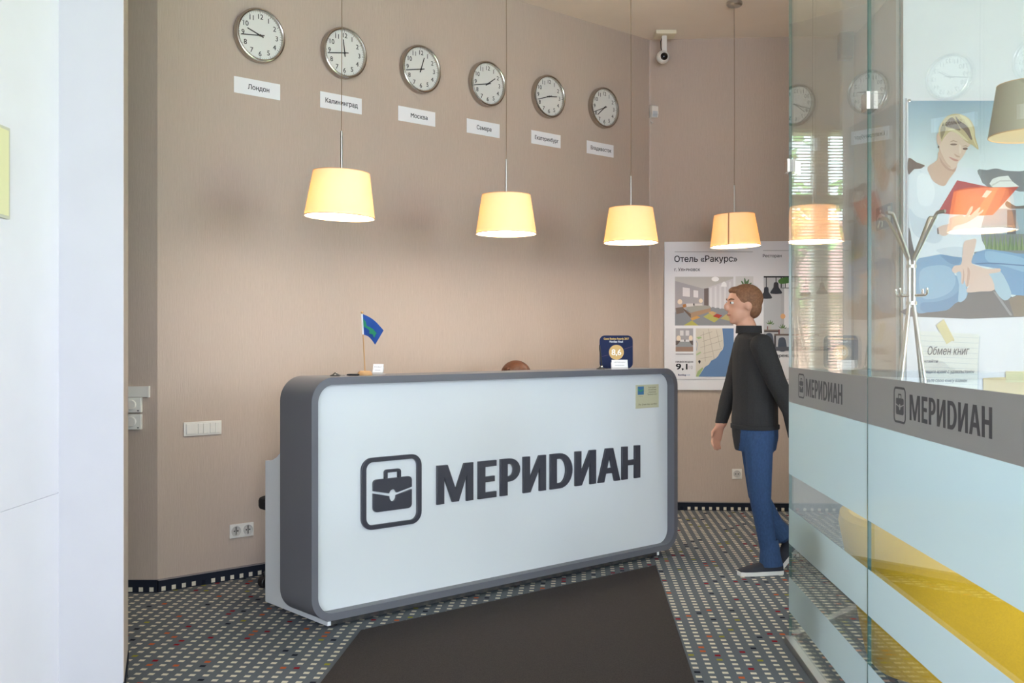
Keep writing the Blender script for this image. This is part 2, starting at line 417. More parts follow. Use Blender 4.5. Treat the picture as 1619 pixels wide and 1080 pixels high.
# skirting in carpet with one row of dots
def skirting(name, loc, rz, L):
    struct(name, MB().box(0, L, -0.012, 0, 0, 0.062), skirt, loc, rz)
    struct('trim_2' if name == 'baseboard_clock' else 'trim_3', MB().box(0, L, -0.014, 0, 0.062, 0.068), M('trim_grey', (140, 132, 130), 0.6), loc, rz)
skirting('baseboard_clock', (A[0], A[1], 0), WCLOCK.rz, LCW)
skirting('baseboard_back', (B[0], B[1], 0), WBACK.rz, tc)
struct('baseboard_left', MB().box(-1.5, 0, -0.012, 0, 0, 0.066), skirt, (A[0], A[1], 0))
struct('baseboard_pier', MB().box(0, 0.41, -0.006, 0, 0, 0.072), skirt, (-1.421, 3.70, 0), math.atan2(0.385, -0.132) + 0.0)

# window on the right wall with a slatted blind; it shows as a reflection in the glass screen
wn = struct('window_2', MB().box(4.62, 4.70, 4.75, 6.8, 0.55, 0.62).box(4.62, 4.70, 4.75, 6.8, 2.95, 3.02), white_plastic)
for y0, y1 in ((4.75, 4.82), (5.85, 5.98), (6.73, 6.8)):
    part('mullion', MB().box(4.62, 4.70, y0, y1, 0.62, 2.95), white_plastic, wn)
part('transom', MB().box(4.625, 4.695, 4.82, 6.73, 2.38, 2.47), white_plastic, wn)
part('pane', MB().box(4.655, 4.661, 4.82, 6.73, 0.62, 2.95), glass_b, wn)
bl = thing('window_blind', 'white horizontal slatted blind hanging in the window mirrored in the glass screen', 'blind', (4.575, 5.78, 3.0))
part('head_rail', MB().box(-0.02, 0.02, -0.97, 0.97, -0.03, 0.0), white_plastic, bl)
sm = MB().add([(-0.0105, -0.95, 0.003), (0.0105, -0.95, -0.003), (0.0105, 0.95, -0.003), (-0.0105, 0.95, 0.003),
               (-0.0105, -0.95, 0.0036), (0.0105, -0.95, -0.0024), (0.0105, 0.95, -0.0024), (-0.0105, 0.95, 0.0036)],
              [(0, 3, 2, 1), (4, 5, 6, 7), (0, 1, 5, 4), (1, 2, 6, 5), (2, 3, 7, 6), (3, 0, 4, 7)]).mesh('slat', white_plastic)
for i in range(98):
    s = link('slat', sm, bl); s.location = (0, 0, -0.05 - 0.0245 * i)
for y in (-0.8, 0.8):
    part('ladder_cord', MB().tube([(0.0, y, -0.01), (0.0, y, -2.45)], 0.0012, 4), white_plastic, bl)
part('bottom_rail', MB().box(-0.012, 0.012, -0.95, 0.95, -2.47, -2.455), white_plastic, bl)
wn2 = struct('window_added', MB().box(4.62, 4.70, -1.5, 1.7, 0.55, 0.62).box(4.62, 4.70, -1.5, 1.7, 2.88, 2.95), white_plastic)  # unseen side window, added to light the desk, clock wall and left wall
for y0 in (-1.5, -0.45, 0.6, 1.63):
    part('mullion', MB().box(4.62, 4.70, y0, y0 + 0.07, 0.62, 2.88), white_plastic, wn2)
# ---- outside, seen only in the mirrored window
struct('ground_outside', MB().box(4.8, 40, -12, 40, -0.5, -0.35), grain('lawn', (158, 178, 130), 3, 0.3, 0.95))
hs = thing('house', 'red brick house with a dark roof seen in the mirrored window', 'house', (19, 9.5, -0.35), math.radians(20))
part('wall', MB().box(-2.5, 2.5, -6, 6, 0, 2.6), grain('brick_wall', (206, 164, 158), 9, 0.15, 0.9), hs)
part('roof', MB().prism([(-2.9, 2.6), (2.9, 2.6), (0, 4.3)], -6.3, 6.3), grain('roof_tile', (168, 130, 128), 12, 0.2, 0.8), hs)
for y in (-3.5, 0, 3.5):
    w_ = part('window', MB().box(-2.55, -2.45, y - 0.6, y + 0.6, 0.9, 2.1), white_plastic, hs)
    part('pane', MB().box(-2.57, -2.55, y - 0.5, y + 0.5, 1.0, 2.0), M('dark_pane', (70, 85, 95), 0.1), w_)
def tree(x, y, h, r, label):
    t = thing('garden_tree', label, 'tree', (x, y, -0.35), 0, 'trees outside the window')
    part('trunk', MB().tube([(0, 0, 0), (0.05, 0.02, h * 0.4), (0, 0.05, h * 0.75)], [0.16, 0.12, 0.06], 10), grain('bark', (96, 78, 62), 15, 0.3, 0.9), t)
    mb = MB()
    for i in range(420):
        d = Vector((random.gauss(0, 1), random.gauss(0, 1), random.gauss(0, 0.8))).normalized() * (r * random.uniform(0.45, 1.0))
        c = Vector((0, 0, h * 0.72)) + d; q = Vector((random.gauss(0, 1), random.gauss(0, 1), random.gauss(0, 1))).normalized(); e = q.orthogonal().normalized()
        k = random.uniform(0.12, 0.22)
        mb.add([c - q * k, c + e * k * 0.5, c + q * k, c - e * k * 0.5], [(0, 1, 2, 3)])
    o = part('crown', mb, grain('leaf', (140, 176, 116), 2, 0.35, 0.7), t, None); o['kind'] = 'stuff'
tree(12.5, 7.6, 5.0, 1.7, 'taller leafy tree in front of the red house outside the window')
tree(11.0, 10.4, 3.6, 1.3, 'smaller leafy tree at the edge of the lawn outside the window')

# ================================================================ RECEPTION DESK
desk = thing('reception_desk', 'white reception desk in a rounded grey frame with dark raised lettering', 'desk', (P[0], P[1], 0), DESK.rz)
S0, S1, Z0, Z1, TH, FD = -0.085, 2.51, 0.035, 1.155, 0.034, 0.29
mb = MB(); ring_prism(mb, rrect(S0, S1, Z0, Z1, 0.115, 12), rrect(S0 + TH, S1 - TH, Z0 + TH, Z1 - TH, 0.083, 12), 0.0, FD)
part('frame', mb, desk_grey, desk, 35)
panel = part('front_panel', MB().prism(rrect(S0 + TH - 0.002, S1 - TH + 0.002, Z0 + TH - 0.002, Z1 - TH + 0.002, 0.084, 12), 0.055, 0.075), desk_white, desk, 35)
side = [(0.004, 0.014), (0.595, 0.014), (0.595, 0.722), (0.56, 0.724), (0.52, 0.732), (0.48, 0.748), (0.444, 0.772), (0.41, 0.805), (0.37, 0.86), (0.34, 0.95), (0.30, 1.115), (0.08, 1.115), (0.08, 0.034), (0.004, 0.034)]
for s0 in (0.0, 2.319):
    part('side_panel', MB().prism_x(side, s0, s0 + 0.018), desk_white, desk, None)
part('plinth', MB().box(0.018, 2.319, 0.006, 0.022, 0.014, 0.0345), M('plinth_metal', (120, 118, 118), 0.22, 0.85), desk)
part('worktop', MB().box(0.018, 2.319, 0.292, 0.592, 0.695, 0.72), desk_white, desk)
part('back_board', MB().box(0.018, 2.319, 0.20, 0.215, 0.036, 1.118), desk_white, desk)
for x in (0.05, 1.17, 2.29):
    for y in (0.04, 0.55):
        part('foot', MB().lathe([(0.0, 0), (0.02, 0), (0.02, 0.008), (0.012, 0.0135), (0, 0.0135)], 12, (x, y, 0)), black_plastic, desk)
# lettering, traced as outlines in a unit box
def D_outer(x0): return [(0, 0), (0.42, 0)] + arc(0.42, 0.5, 0.58, 0.5, -90, 90, 16)[1:-1] + [(0.42, 1), (0, 1)]
GLYPH = {
 'М': [[(0, 0), (.185, 0), (.185, .70), (.42, .02), (.59, .02), (.815, .70), (.815, 0), (1, 0), (1, 1), (.75, 1), (.51, .33), (.28, 1), (0, 1)]],
 'Е': [[(0, 0), (1, 0), (1, .16), (.37, .16), (.37, .43), (.9, .43), (.9, .58), (.37, .58), (.37, .84), (1, .84), (1, 1), (0, 1)]],
 'Р': [[(0, 0), (.35, 0), (.35, .37), (.45, .37)] + arc(.45, .685, .55, .315, -90, 90, 12)[1:-1] + [(.45, 1), (0, 1)],
       [(.35, .52), (.35, .85), (.46, .85)] + arc(.46, .685, .2, .165, 90, -90, 10)[1:-1] + [(.46, .52)]],
 'И': [[(0, 0), (.30, 0), (.72, .66), (.72, 0), (1, 0), (1, 1), (.70, 1), (.28, .36), (.28, 1), (0, 1)]],
 'D': [D_outer(0), [(.28, .155), (.28, .845), (.42, .845)] + arc(.42, .5, .29, .345, 90, -90, 14)[1:-1] + [(.42, .155)]],
 'А': [[(0, 0), (.26, 0), (.34, .25), (.67, .25), (.75, 0), (1, 0), (.67, 1), (.34, 1)], [(.395, .41), (.51, .78), (.61, .41)]],
 'Н': [[(0, 0), (.3, 0), (.3, .42), (.7, .42), (.7, 0), (1, 0), (1, 1), (.7, 1), (.7, .58), (.3, .58), (.3, 1), (0, 1)]],
}
WORD = ['М', 'Е', 'Р', 'И', 'D', 'И', 'А', 'Н']
EXT = [(50, 305), (343, 470), (500, 638), (663, 822), (855, 1010), (1032, 1178), (1195, 1350), (1365, 1492)]
ds = [tuple(DESK.pix(680 + e / 4.497, 760, 0.045)[0] for e in ee) for ee in EXT]           # letter extents along the desk, metres
zb = (DESK.pix(691, 798.3, 0.045)[1] + DESK.pix(1012, 755, 0.045)[1]) / 2
zt = (DESK.pix(691, 736.3, 0.045)[1] + DESK.pix(1012, 704, 0.045)[1]) / 2
def word(parent, ext, z0, z1, y, depth, bevel, mat):
    for ch, (a, b) in zip(WORD, ext):
        lp = [[(a + (b - a) * x, z0 + (z1 - z0) * z) for x, z in l] for l in GLYPH[ch]]
        part('letter', flat_solid('letter', lp, depth, bevel, mat, y), mat, parent)
def logo(parent, x0, x1, z0, z1, y, depth, bevel, mat):
    q = lambda pts: [(x0 + (x1 - x0) * a, z0 + (z1 - z0) * b) for a, b in pts]
    part('logo_frame', flat_solid('logo_frame', [q(rrect(0, 1, 0, 1, 0.17, 8)), q(rrect(.072, .928, .062, .938, .105, 8))], depth, bevel, mat, y), mat, parent)
    up = [(.19, .535)] + arc(.245, .635, .055, .055, 180, 90, 4) + arc(.775, .635, .055, .055, 90, 0, 4) + [(.83, .535), (.575, .478)] + arc(.51, .475, .062, .055, 0, 180, 8)[1:-1] + [(.445, .478)]
    lo = [(.19, .50), (.447, .440)] + arc(.51, .43, .062, .07, 180, 360, 8)[1:-1] + [(.573, .440), (.83, .50)] + arc(.77, .295, .06, .06, 0, -90, 4) + arc(.25, .295, .06, .06, 270, 180, 4)
    part('briefcase_lid', flat_solid('briefcase_lid', [q(up)], depth, bevel, mat, y), mat, parent)
    part('briefcase_body', flat_solid('briefcase_body', [q(lo)], depth, bevel, mat, y), mat, parent)
    ho = [(.375, .692), (.375, .775)] + arc(.415, .775, .04, .04, 180, 90, 4) + arc(.605, .775, .04, .04, 90, 0, 4) + [(.645, .692), (.60, .692), (.60, .772), (.42, .772), (.42, .692)]
    part('briefcase_handle', flat_solid('briefcase_handle', [q(ho)], depth, bevel, mat, y), mat, parent)
word(panel, ds, zb, zt, 0.055, 0.006, 0.0015, letter_dark)
lx0 = DESK.pix(571.5, 780, 0.045)[0]; lx1 = DESK.pix(666, 780, 0.045)[0]
lz1 = DESK.pix(620, 721.0, 0.045)[1]; lz0 = DESK.pix(620, 833.0, 0.045)[1]
logo(panel, lx0, lx1, lz0, lz1, 0.055, 0.006, 0.0015, letter_dark)
# certificate on the desk front
ct, cz = DESK.pix(1005, 626, 0.054); ct2, _ = DESK.pix(1041, 626, 0.054)
zc1 = DESK.pix(1005, 609, 0.054)[1]; zc0 = DESK.pix(1005, 646.2, 0.054)[1]
cert = thing('certificate', 'small beige eco certificate plate on the upper right of the white desk front', 'certificate', DESK.w((ct + ct2) / 2, 0.055, zc0), DESK.rz)
cw, chh = ct2 - ct, zc1 - zc0
part('plate', MB().box(-cw / 2, cw / 2, -0.003, 0, 0, chh), M('cert_beige', (202, 198, 166), 0.35), cert, None)
part('emblem', MB().box(-cw * .42, -cw * .16, -0.0036, -0.003, chh * .58, chh * .93), M('emblem_blue', (70, 120, 160), 0.5), cert, None)
kp = [(-.40, .84), (-.30, .76), (-.18, .82), (-.18, .77), (-.30, .70), (-.40, .77)]
part('emblem_key', MB().prism([(a * cw, b * chh) for a, b in kp], -0.0041, -0.0036), M('emblem_green', (70, 165, 110), 0.5), cert, None)
for i, tx in enumerate(('Благодарим', 'экологичное', 'управление', '"Зелёный ключ"')):
    part('line', text_mesh('line', tx, chh * .085, ink((90, 84, 66)), cw * .21, chh * (.85 - .10 * i), -0.0035, 'CENTER'), None, cert)
part('line', text_mesh('line', 'Green Key', chh * .05, ink((80, 90, 80)), -cw * .29, chh * .50, -0.0035, 'CENTER'), None, cert)
part('line', text_mesh('line', 'The Green Key certified', chh * .095, ink((84, 78, 60)), 0, chh * .13, -0.0035, 'CENTER', 0, 0, 0.3, cw * .82), None, cert)

def on_desk(px, py): 
    x, y = floor_px(px, py, 1.155); return (x, y, 1.155)
# ---- flag on a wooden stand
fl = on_desk(577, 593.5); k = fl[1] / F
flag = thing('desk_flag', 'small blue pennant flag with a green key on a wooden pole', 'flag', fl)
part('base', MB().lathe([(0, 0), (0.036, 0), (0.036, 0.010), (0.026, 0.022), (0, 0.022)], 24), wood, flag)
ptop = ((572.6 - 577) * k, 0, (593.5 - 496) * k)
part('pole', MB().tube([(0, 0, 0.02), ptop], 0.0032, 8), wood, flag)
part('finial', MB().ell((ptop[0], 0, ptop[2] + 0.006), (0.0072, 0.0072, 0.0072), 12, 8), wood, flag)
def clothgrid(nu, nv):
    vs = []
    a, b, c, d = [((x - 577) * k, (593.5 - y) * k) for x, y in ((573.4, 496.6), (607.2, 522.5), (593.8, 545.2), (574.4, 529.0))]
    for j in range(nv + 1):
        for i in range(nu + 1):
            u, v = i / nu, j / nv
            top = ((1 - u) * a[0] + u * b[0], (1 - u) * a[1] + u * b[1] + 0.012 * math.sin(math.pi * u))
            bot = ((1 - u) * d[0] + u * c[0], (1 - u) * d[1] + u * c[1] + 0.010 * math.sin(math.pi * u))
            vs.append(((1 - v) * top[0] + v * bot[0], -0.004 + 0.012 * math.sin(u * 4.5), (1 - v) * top[1] + v * bot[1]))
    return vs
vs = clothgrid(14, 8); n = len(vs)
fs = [(j * 15 + i, j * 15 + i + 1, (j + 1) * 15 + i + 1, (j + 1) * 15 + i) for j in range(8) for i in range(14)]
cl = MB().add(vs, fs)
part('cloth', cl, M('flag_blue', (20, 72, 150), 0.7), flag, 60)
zf = zm(540, 480, 5.06)
key = zf([(178, 118), (190, 135), (200, 150), (205, 178), (232, 190), (258, 206), (284, 238), (274, 252), (268, 272), (256, 262), (258, 250), (242, 243), (225, 240), (228, 215), (205, 197), (180, 185)])
km = MB(); km.add([((x - 577) * k, -0.0175, (593.5 - y) * k) for x, y in key], [tuple(range(len(key)))])
part('key_emblem', km.add([((x - 577) * k, -0.0165, (593.5 - y) * k) for x, y in key], [tuple(range(len(key)))]), M('flag_green', (22, 130, 92), 0.7), flag, None)
part('hem', MB().tube([(ptop[0] - 0.0005, -0.004, (593.5 - 496.4) * k), ((574.2 - 577) * k, -0.004, (593.5 - 529) * k)], 0.0042, 8), paper_white, flag)
# ---- card holders and pens
def card_holder(px, py, w, h, label, rz, txt):
    p = on_desk(px, py); o = thing('card_holder', label, 'card holder', p, rz, 'card holders on the desk')
    part('stand', MB().prism_x([(-0.012, 0), (0.035, 0), (0.035, 0.004), (0.002, 0.006), (0.016, h * .8), (0.012, h * .8), (-0.006, 0.008), (-0.012, 0.012)], -w / 2 - 0.003, w / 2 + 0.003), M('acrylic', (205, 200, 196), 0.12), o, None)
    for i in range(3):
        c = part('card', MB().box(-w / 2, w / 2, 0, 0.001, 0, h), paper_white, o, None)
        c.location = (0.001 * i, -0.009 + 0.0025 * i, 0.008); c.rotation_euler = (math.radians(-16), 0, 0)
        if i == 0:
            part('print', text_mesh('print', txt, h * .2, ink((110, 112, 118)), 0, h * .62, -0.0006, 'CENTER', 0, 0, 0, w * .7), None, c)
            part('print', MB().box(-w * .3, w * .3, -0.0008, 0, h * .3, h * .34), ink((150, 152, 158)), c, None)
card_holder(597.5, 592.2, 0.05, 0.046, 'white business card holder right beside the flag base', math.radians(-12), 'Hotel')
card_holder(979.5, 583.8, 0.094, 0.050, 'white business card holder in front of the blue award sign', 0.02, 'МЕРИDИАН')
def pen_stand(px, py, label, pen_pts, ball):
    p = on_desk(px, py); o = thing('counter_pen', label, 'pen', p, 0, 'counter pens on the desk')
    part('base', MB().lathe([(0, 0), (0.026, 0), (0.024, 0.004), (0.010, 0.010), (0.006, 0.016), (0, 0.017)], 20), black_plastic, o)
    part('socket', MB().ell((0.008, -0.004, 0.014), (ball, ball, ball), 12, 8), chrome, o)
    part('pen', MB().tube(pen_pts, [0.003, 0.0048, 0.0048, 0.003], 8), black_plastic, o)
    part('chain', MB().tube([(0.008, 0.0, 0.012), (0.02, 0.002, 0.006), (0.032, 0.0, 0.0025), (0.045, 0.004, 0.0025)], 0.0016, 6), chrome, o)
pen_stand(530, 594.6, 'black counter pen lying by its round base at the left end of desk', [(0.055, 0, 0.006), (0.07, 0, 0.006), (0.105, 0.004, 0.006), (0.115, 0.005, 0.006)], 0.003)
pen_stand(949.5, 583.8, 'black counter pen standing upright in its base by the blue award sign', [(0.008, -0.004, 0.02), (0.004, -0.004, 0.05), (-0.004, -0.003, 0.12), (-0.006, -0.003, 0.145)], 0.008)
# ---- award sign
aw = on_desk(974.2, 582.6); k = aw[1] / F
sign = thing('award_sign', 'dark blue rounded award sign with a golden score disc on the desk', 'sign', aw)
ws, hsn = 52.5 * k / 2, 52.2 * k
part('plate', MB().prism(rrect(-ws, ws, 0, hsn, 0.033, 6), -0.004, 0.004), M('award_blue', (24, 36, 74), 0.65, 0, 0.25), sign, 35)
part('foot', MB().prism_x([(0.004, 0), (0.075, 0), (0.075, 0.004), (0.008, 0.09)], -0.02, 0.02), M('award_blue'), sign, None)
part('score_disc', MB().lathe([(0, -0.0052), (23.5 * k / 2, -0.0052), (23.5 * k / 2, -0.004), (0, -0.004)], 32, (0.001, 0, hsn * .49), 'y'), M('award_gold', (205, 165, 90), 0.4), sign, 35)
part('score', text_mesh('score', '8,6', 0.05, ink((245, 240, 230)), 0.001, hsn * .49 - 0.017, -0.0056, 'CENTER', 0.02, 0, 0, 0.057), None, sign)
part('line', text_mesh('line', 'Guest Review Awards 2017', 0.018, ink((222, 186, 110)), 0, hsn * .87, -0.0045, 'CENTER', 0.02, 0, 0, ws * 1.5), None, sign)
part('line', text_mesh('line', 'Meridian Hotel', 0.017, ink((215, 220, 232)), 0, hsn * .785, -0.0045, 'CENTER', 0.02, 0, 0, ws * .8), None, sign)
part('stripe', MB().tube([(-ws * .85, -0.0042, hsn * .36), (-24 * k / 2, -0.0042, hsn * .41)], 0.0006, 4).tube([(24 * k / 2, -0.0042, hsn * .58), (ws * .98, -0.0042, hsn * .67)], 0.0006, 4), M('stripe_red', (130, 90, 120), 0.5), sign)

# ================================================================ CLOCKS AND CITY PLATES
TIMES = {'Лондон': ('showing a quarter to ten', 'London'), 'Калининград': ('with hour hand straight up at twelve', 'Kaliningrad'), 'Москва': ('with hour hand near one', 'Moscow'),
         'Самара': ('with hour hand near two', 'Samara'), 'Екатеринбург': ('with hands stretched in opposite directions', 'Yekaterinburg'), 'Владивосток': ('with both hands pointing left near eight', 'Vladivostok')}
def clock(px, py, htip, mtip, city, ord_):
    t, z = WCLOCK.pix(px, py, -0.03)
    o = thing('wall_clock', 'round chrome wall clock %s, above the %s plate' % TIMES[city], 'clock', WCLOCK.w(t, 0, z), WCLOCK.rz, 'clocks in a row on the wall')
    Rr = 0.152
    part('case', MB().lathe([(0, -0.001), (Rr - 0.004, -0.001), (Rr, -0.008), (Rr, -0.036), (Rr - 0.004, -0.043), (Rr - 0.010, -0.045), (Rr - 0.016, -0.042), (Rr - 0.019, -0.030), (Rr - 0.019, -0.026)], 64, (0, 0, 0), 'y'), M('clock_steel', (186, 178, 170), 0.18, 1.0), o, 30)
    face = part('dial', MB().lathe([(0, -0.0275), (Rr - 0.018, -0.0275), (Rr - 0.018, -0.022), (0, -0.022)], 64, (0, 0, 0), 'y'), M('dial_white', (224, 223, 218), 0.5), o, 30)
    dk = M('clock_ink', (34, 32, 32), 0.5)
    for i in range(1, 13):
        a = math.radians(90 - 30 * i); 
        part('numeral', NUM[i], None, face).location = (math.cos(a) * 0.104, -0.0279, math.sin(a) * 0.104 - 0.0125)
    part('minute_track', TRACK, None, face)
    for nm, tip, tail, w_, y in (('hour_hand', htip, 0.022, 0.0038, -0.0300), ('minute_hand', mtip, 0.026, 0.0030, -0.0318)):
        q = WCLOCK.pix(tip[0], tip[1], -0.03); d = Vector((q[0] - t, q[1] - z)); L = d.length; d.normalize(); nn = Vector((-d.y, d.x))
        pl = [(-d * tail - nn * w_), (d * L - nn * w_ * .8), (d * L + nn * w_ * .8), (-d * tail + nn * w_)]
        part(nm, MB().prism([(p.x, p.y) for p in pl], y, y + 0.001), dk, o, None)
    part('hub', MB().lathe([(0, -0.034), (0.006, -0.034), (0.006, -0.0278), (0, -0.0278)], 16, (0, 0, 0), 'y'), dk, o)
    part('glass', MB().lathe([(0, -0.0405), (0.05, -0.0400), (0.1, -0.0388), (Rr - 0.0165, -0.0370)], 48, (0, 0, 0), 'y'), clock_glass, o, 60)
NUM = {i: text_mesh('numeral', str(i), 0.040, M('clock_ink', (34, 32, 32), 0.5), 0, 0, 0, 'CENTER', 0.012) for i in range(1, 13)}
tk = MB()
for i in range(60):
    a = 2 * math.pi * i / 60; L = 0.006 if i % 5 else 0.009; w_ = 0.0006 if i % 5 else 0.0014
    d = Vector((math.cos(a), math.sin(a))); nn = Vector((-d.y, d.x)); o_ = 0.1315
    pts = [d * (o_ - L) - nn * w_, d * o_ - nn * w_, d * o_ + nn * w_, d * (o_ - L) + nn * w_]
    tk.add([(p.x, -0.0280, p.y) for p in pts], [(0, 1, 2, 3)])
TRACK = tk.mesh('minute_track', M('clock_ink'))
z1 = zm(360, 5, 10.286); z2 = zm(495, 30, 10.286); z3 = zm(340, 0, 4.497); z4 = zm(680, 60, 4.0475); z6 = zm(915, 125, 12.0)
for (px, py), zf_, h_, m_, city in (
    ((411.5, 56.0), z1, (322, 398), (213, 500), 'Лондон'), ((545.1, 83.8), z2, (493, 333), (237, 548), 'Калининград'),
    ((665.8, 109.4), z3, (1488, 412), (1357, 497), 'Москва'), ((771.4, 132.6), z4, (417, 261), (282, 300), 'Самара'),
    ((868.3, 152.7), z4, (813, 377), (688, 392), 'Екатеринбург'), ((955.8, 170.4), z6, (360, 675), (275, 624), 'Владивосток')):
    clock(px, py, zf_([h_])[0], zf_([m_])[0], city, 0)
plates = [(z3([(135, 540), (463, 600), (463, 712), (135, 657)]), 'Лондон', 0, .507), (z3([(748, 650), (1043, 700), (1043, 812), (748, 765)]), 'Калининград', 0, .487),
          (z3([(1303, 755), (1567, 795), (1565, 900), (1303, 857)]), 'Москва', 0, .537), (z4([(235, 515), (445, 552), (445, 640), (235, 606)]), 'Самара', 0, .50),
          (z4([(648, 590), (836, 622), (835, 705), (648, 675)]), 'Екатеринбург', 0, .496), (z4([(1003, 657), (1175, 686), (1174, 765), (1003, 738)]), 'Владивосток', 0, .50)]
TW = {'Лондон': .46, 'Калининград': .78, 'Москва': .45, 'Самара': .44, 'Екатеринбург': .80, 'Владивосток': .76}
for pts, city, _, cxr in plates:
    q = [WCLOCK.pix(a, b, -0.002) for a, b in pts]; t0 = (q[0][0] + q[3][0]) / 2; t1 = (q[1][0] + q[2][0]) / 2
    zt_ = (q[0][1] + q[1][1]) / 2; zb_ = (q[2][1] + q[3][1]) / 2; w_, h_ = t1 - t0, zt_ - zb_
    o = thing('city_plate', 'white paper plate reading the city name %s in Cyrillic' % TIMES[city][1], 'name plate', WCLOCK.w(t0, 0, zb_), WCLOCK.rz, 'city name plates')
    part('card', MB().box(0, w_, -0.002, -0.0003, 0, h_), paper_white, o, None)
    part('lettering', text_mesh('lettering', city, h_ * .42, ink((30, 28, 30)), w_ * (cxr + .02), h_ * .36, -0.0024, 'CENTER', 0.012, 0, 0, w_ * TW[city]), None, o)

# ================================================================ PENDANT LAMPS
shade_m = translucent_mat('lamp_shade_fabric', (250, 234, 218), (255, 220, 164), 0.38)
lamp_glow = M('lamp_diffuser', (255, 240, 215), 0.5, 0, 0.3, (255, 244, 228), 25.0)
def pendant(x, y, zb_, tilt, label, D=0.347, Dt=0.278, hh=0.222, lit=True, seam=None, mat=None, power=4.0):
    o = thing('pendant_lamp', label, 'lamp', (x, y, 0), 0, 'pendant lamps over the desk' if lit else None)
    ztop = zb_ + hh
    part('ceiling_rose', MB().lathe([(0, CEIL - 0.03), (0.045, CEIL - 0.03), (0.055, CEIL - 0.02), (0.055, CEIL - 0.0005), (0, CEIL - 0.0005)], 24), steel, o)
    part('cord', MB().tube([(0, 0, ztop + 0.2), (0.002, 0, ztop + 0.7), (-0.001, 0, CEIL - 0.02)], 0.0022, 6), M('cord_beige', (130, 108, 84), 0.6), o)
    part('rod', MB().tube([(0, 0, ztop - 0.02), (0, 0, ztop + 0.205)], 0.006, 10), steel, o)
    r0, r1, th = D / 2, Dt / 2, 0.002
    sh = part('shade', MB().lathe([(r0, zb_), (r1, ztop), (r1 - th, ztop), (r0 - th, zb_)], 64, closed=True), mat or shade_m, o, 30)
    part('rim', MB().lathe([(r0 + 0.0008, zb_ - 0.001), (r0 + 0.0008, zb_ + 0.003), (r0 - 0.003, zb_ + 0.003), (r0 - 0.003, zb_ - 0.001)], 64, closed=True), M('shade_rim', (214, 176, 130), 0.6), sh)
    part('rim', MB().lathe([(r1 + 0.0008, ztop - 0.002), (r1 + 0.0008, ztop + 0.001), (r1 - 0.003, ztop + 0.001), (r1 - 0.003, ztop - 0.002)], 64, closed=True), M('shade_rim', (214, 176, 130), 0.6), sh)
    part('spider', MB().tube([(-r1 + 0.002, 0, ztop - 0.01), (r1 - 0.002, 0, ztop - 0.01)], 0.002, 6).tube([(0, -r1 + 0.002, ztop - 0.01), (0, r1 - 0.002, ztop - 0.01)], 0.002, 6), steel, o)
    part('socket', MB().lathe([(0, ztop - 0.07), (0.018, ztop - 0.07), (0.018, ztop - 0.005), (0, ztop - 0.005)], 16), white_plastic, o)
    if seam is not None:
        a0 = math.radians(seam); n = MB()
        n.add([(r0 * 1.004 * math.cos(a0 + d), r0 * 1.004 * math.sin(a0 + d), zb_) for d in (-.025, .025)] + [(r1 * 1.004 * math.cos(a0 + d), r1 * 1.004 * math.sin(a0 + d), ztop) for d in (.03, -.03)]
              + [(r0 * .99 * math.cos(a0 + d), r0 * .99 * math.sin(a0 + d), zb_) for d in (-.025, .025)] + [(r1 * .99 * math.cos(a0 + d), r1 * .99 * math.sin(a0 + d), ztop) for d in (.03, -.03)],
              [(0, 1, 2, 3), (7, 6, 5, 4), (0, 4, 5, 1), (2, 6, 7, 3), (1, 5, 6, 2), (0, 3, 7, 4)])
        part('seam', n, M('shade_seam', (186, 150, 112), 0.8), sh, None)
    L = bpy.data.lights.new('bulb_light', 'POINT'); L.energy = power; L.color = (1.0, 0.84, 0.58); L.shadow_soft_size = 0.03
    lo = bpy.data.objects.new('bulb_light', L); COL.objects.link(lo); lo.parent = o; lo.location = (0, 0, zb_ + 0.10)
    if lit:
        part('diffuser', MB().lathe([(0, zb_ + 0.010), (r0 - 0.006, zb_ + 0.010), (r0 - 0.006, zb_ + 0.012), (0, zb_ + 0.012)], 48), lamp_glow, o, 30)
        part('glow_blocker', MB().lathe([(0, zb_ + 0.0125), (r0 - 0.005, zb_ + 0.0125), (r0 - 0.005, zb_ + 0.0145), (0, zb_ + 0.0145)], 48), white_plastic, o, 30)  # added opaque disc, blocks the diffuser's upward glow from the shade
    if tilt:
        for ob in [c for c in o.children if c.name.split('.')[0] in ('shade', 'diffuser', 'glow_blocker')]:
            ob.matrix_local = Matrix.Translation((0, 0, ztop)) @ Matrix.Rotation(math.radians(tilt), 4, 'Y') @ Matrix.Translation((0, 0, -ztop))
LAMPS = [(540.0, 5.00, 1.933, 2.5, 'leftmost lit pendant lamp with cream fabric shade, in front of the Kaliningrad plate', None),
         (800.3, 5.783, 1.934, 0, 'second lit cream pendant lamp from the left, hanging below the Samara plate', None),
         (997.5, 6.456, 1.949, 0, 'third lit cream pendant lamp from the left, over the blue award sign', None),
         (1161.0, 7.06, 1.983, -2.0, 'rightmost lit cream pendant lamp with a seam, before the hotel poster', -118)]
for px, y, zb_, tilt, lab, seam in LAMPS:
    pendant((px - CX) / F * y, y, zb_, tilt, lab, seam=seam)
def grey_shade():
    m = bpy.data.materials.new('grey_lamp_shade'); m.use_nodes = True; t = NT(m); b = t.n['Principled BSDF']
    geo = t.new('ShaderNodeNewGeometry'); b.inputs['Roughness'].default_value = 0.8
    b.inputs['Base Color'].default_value = (*lin((176, 170, 150)), 1); return m
pendant((1631 - CX) / F * 4.4, 4.4, 2.215, 0, 'unlit-looking grey-beige pendant lamp behind the glass, in front of the woman poster', lit=False, mat=grey_shade(), power=1.6)

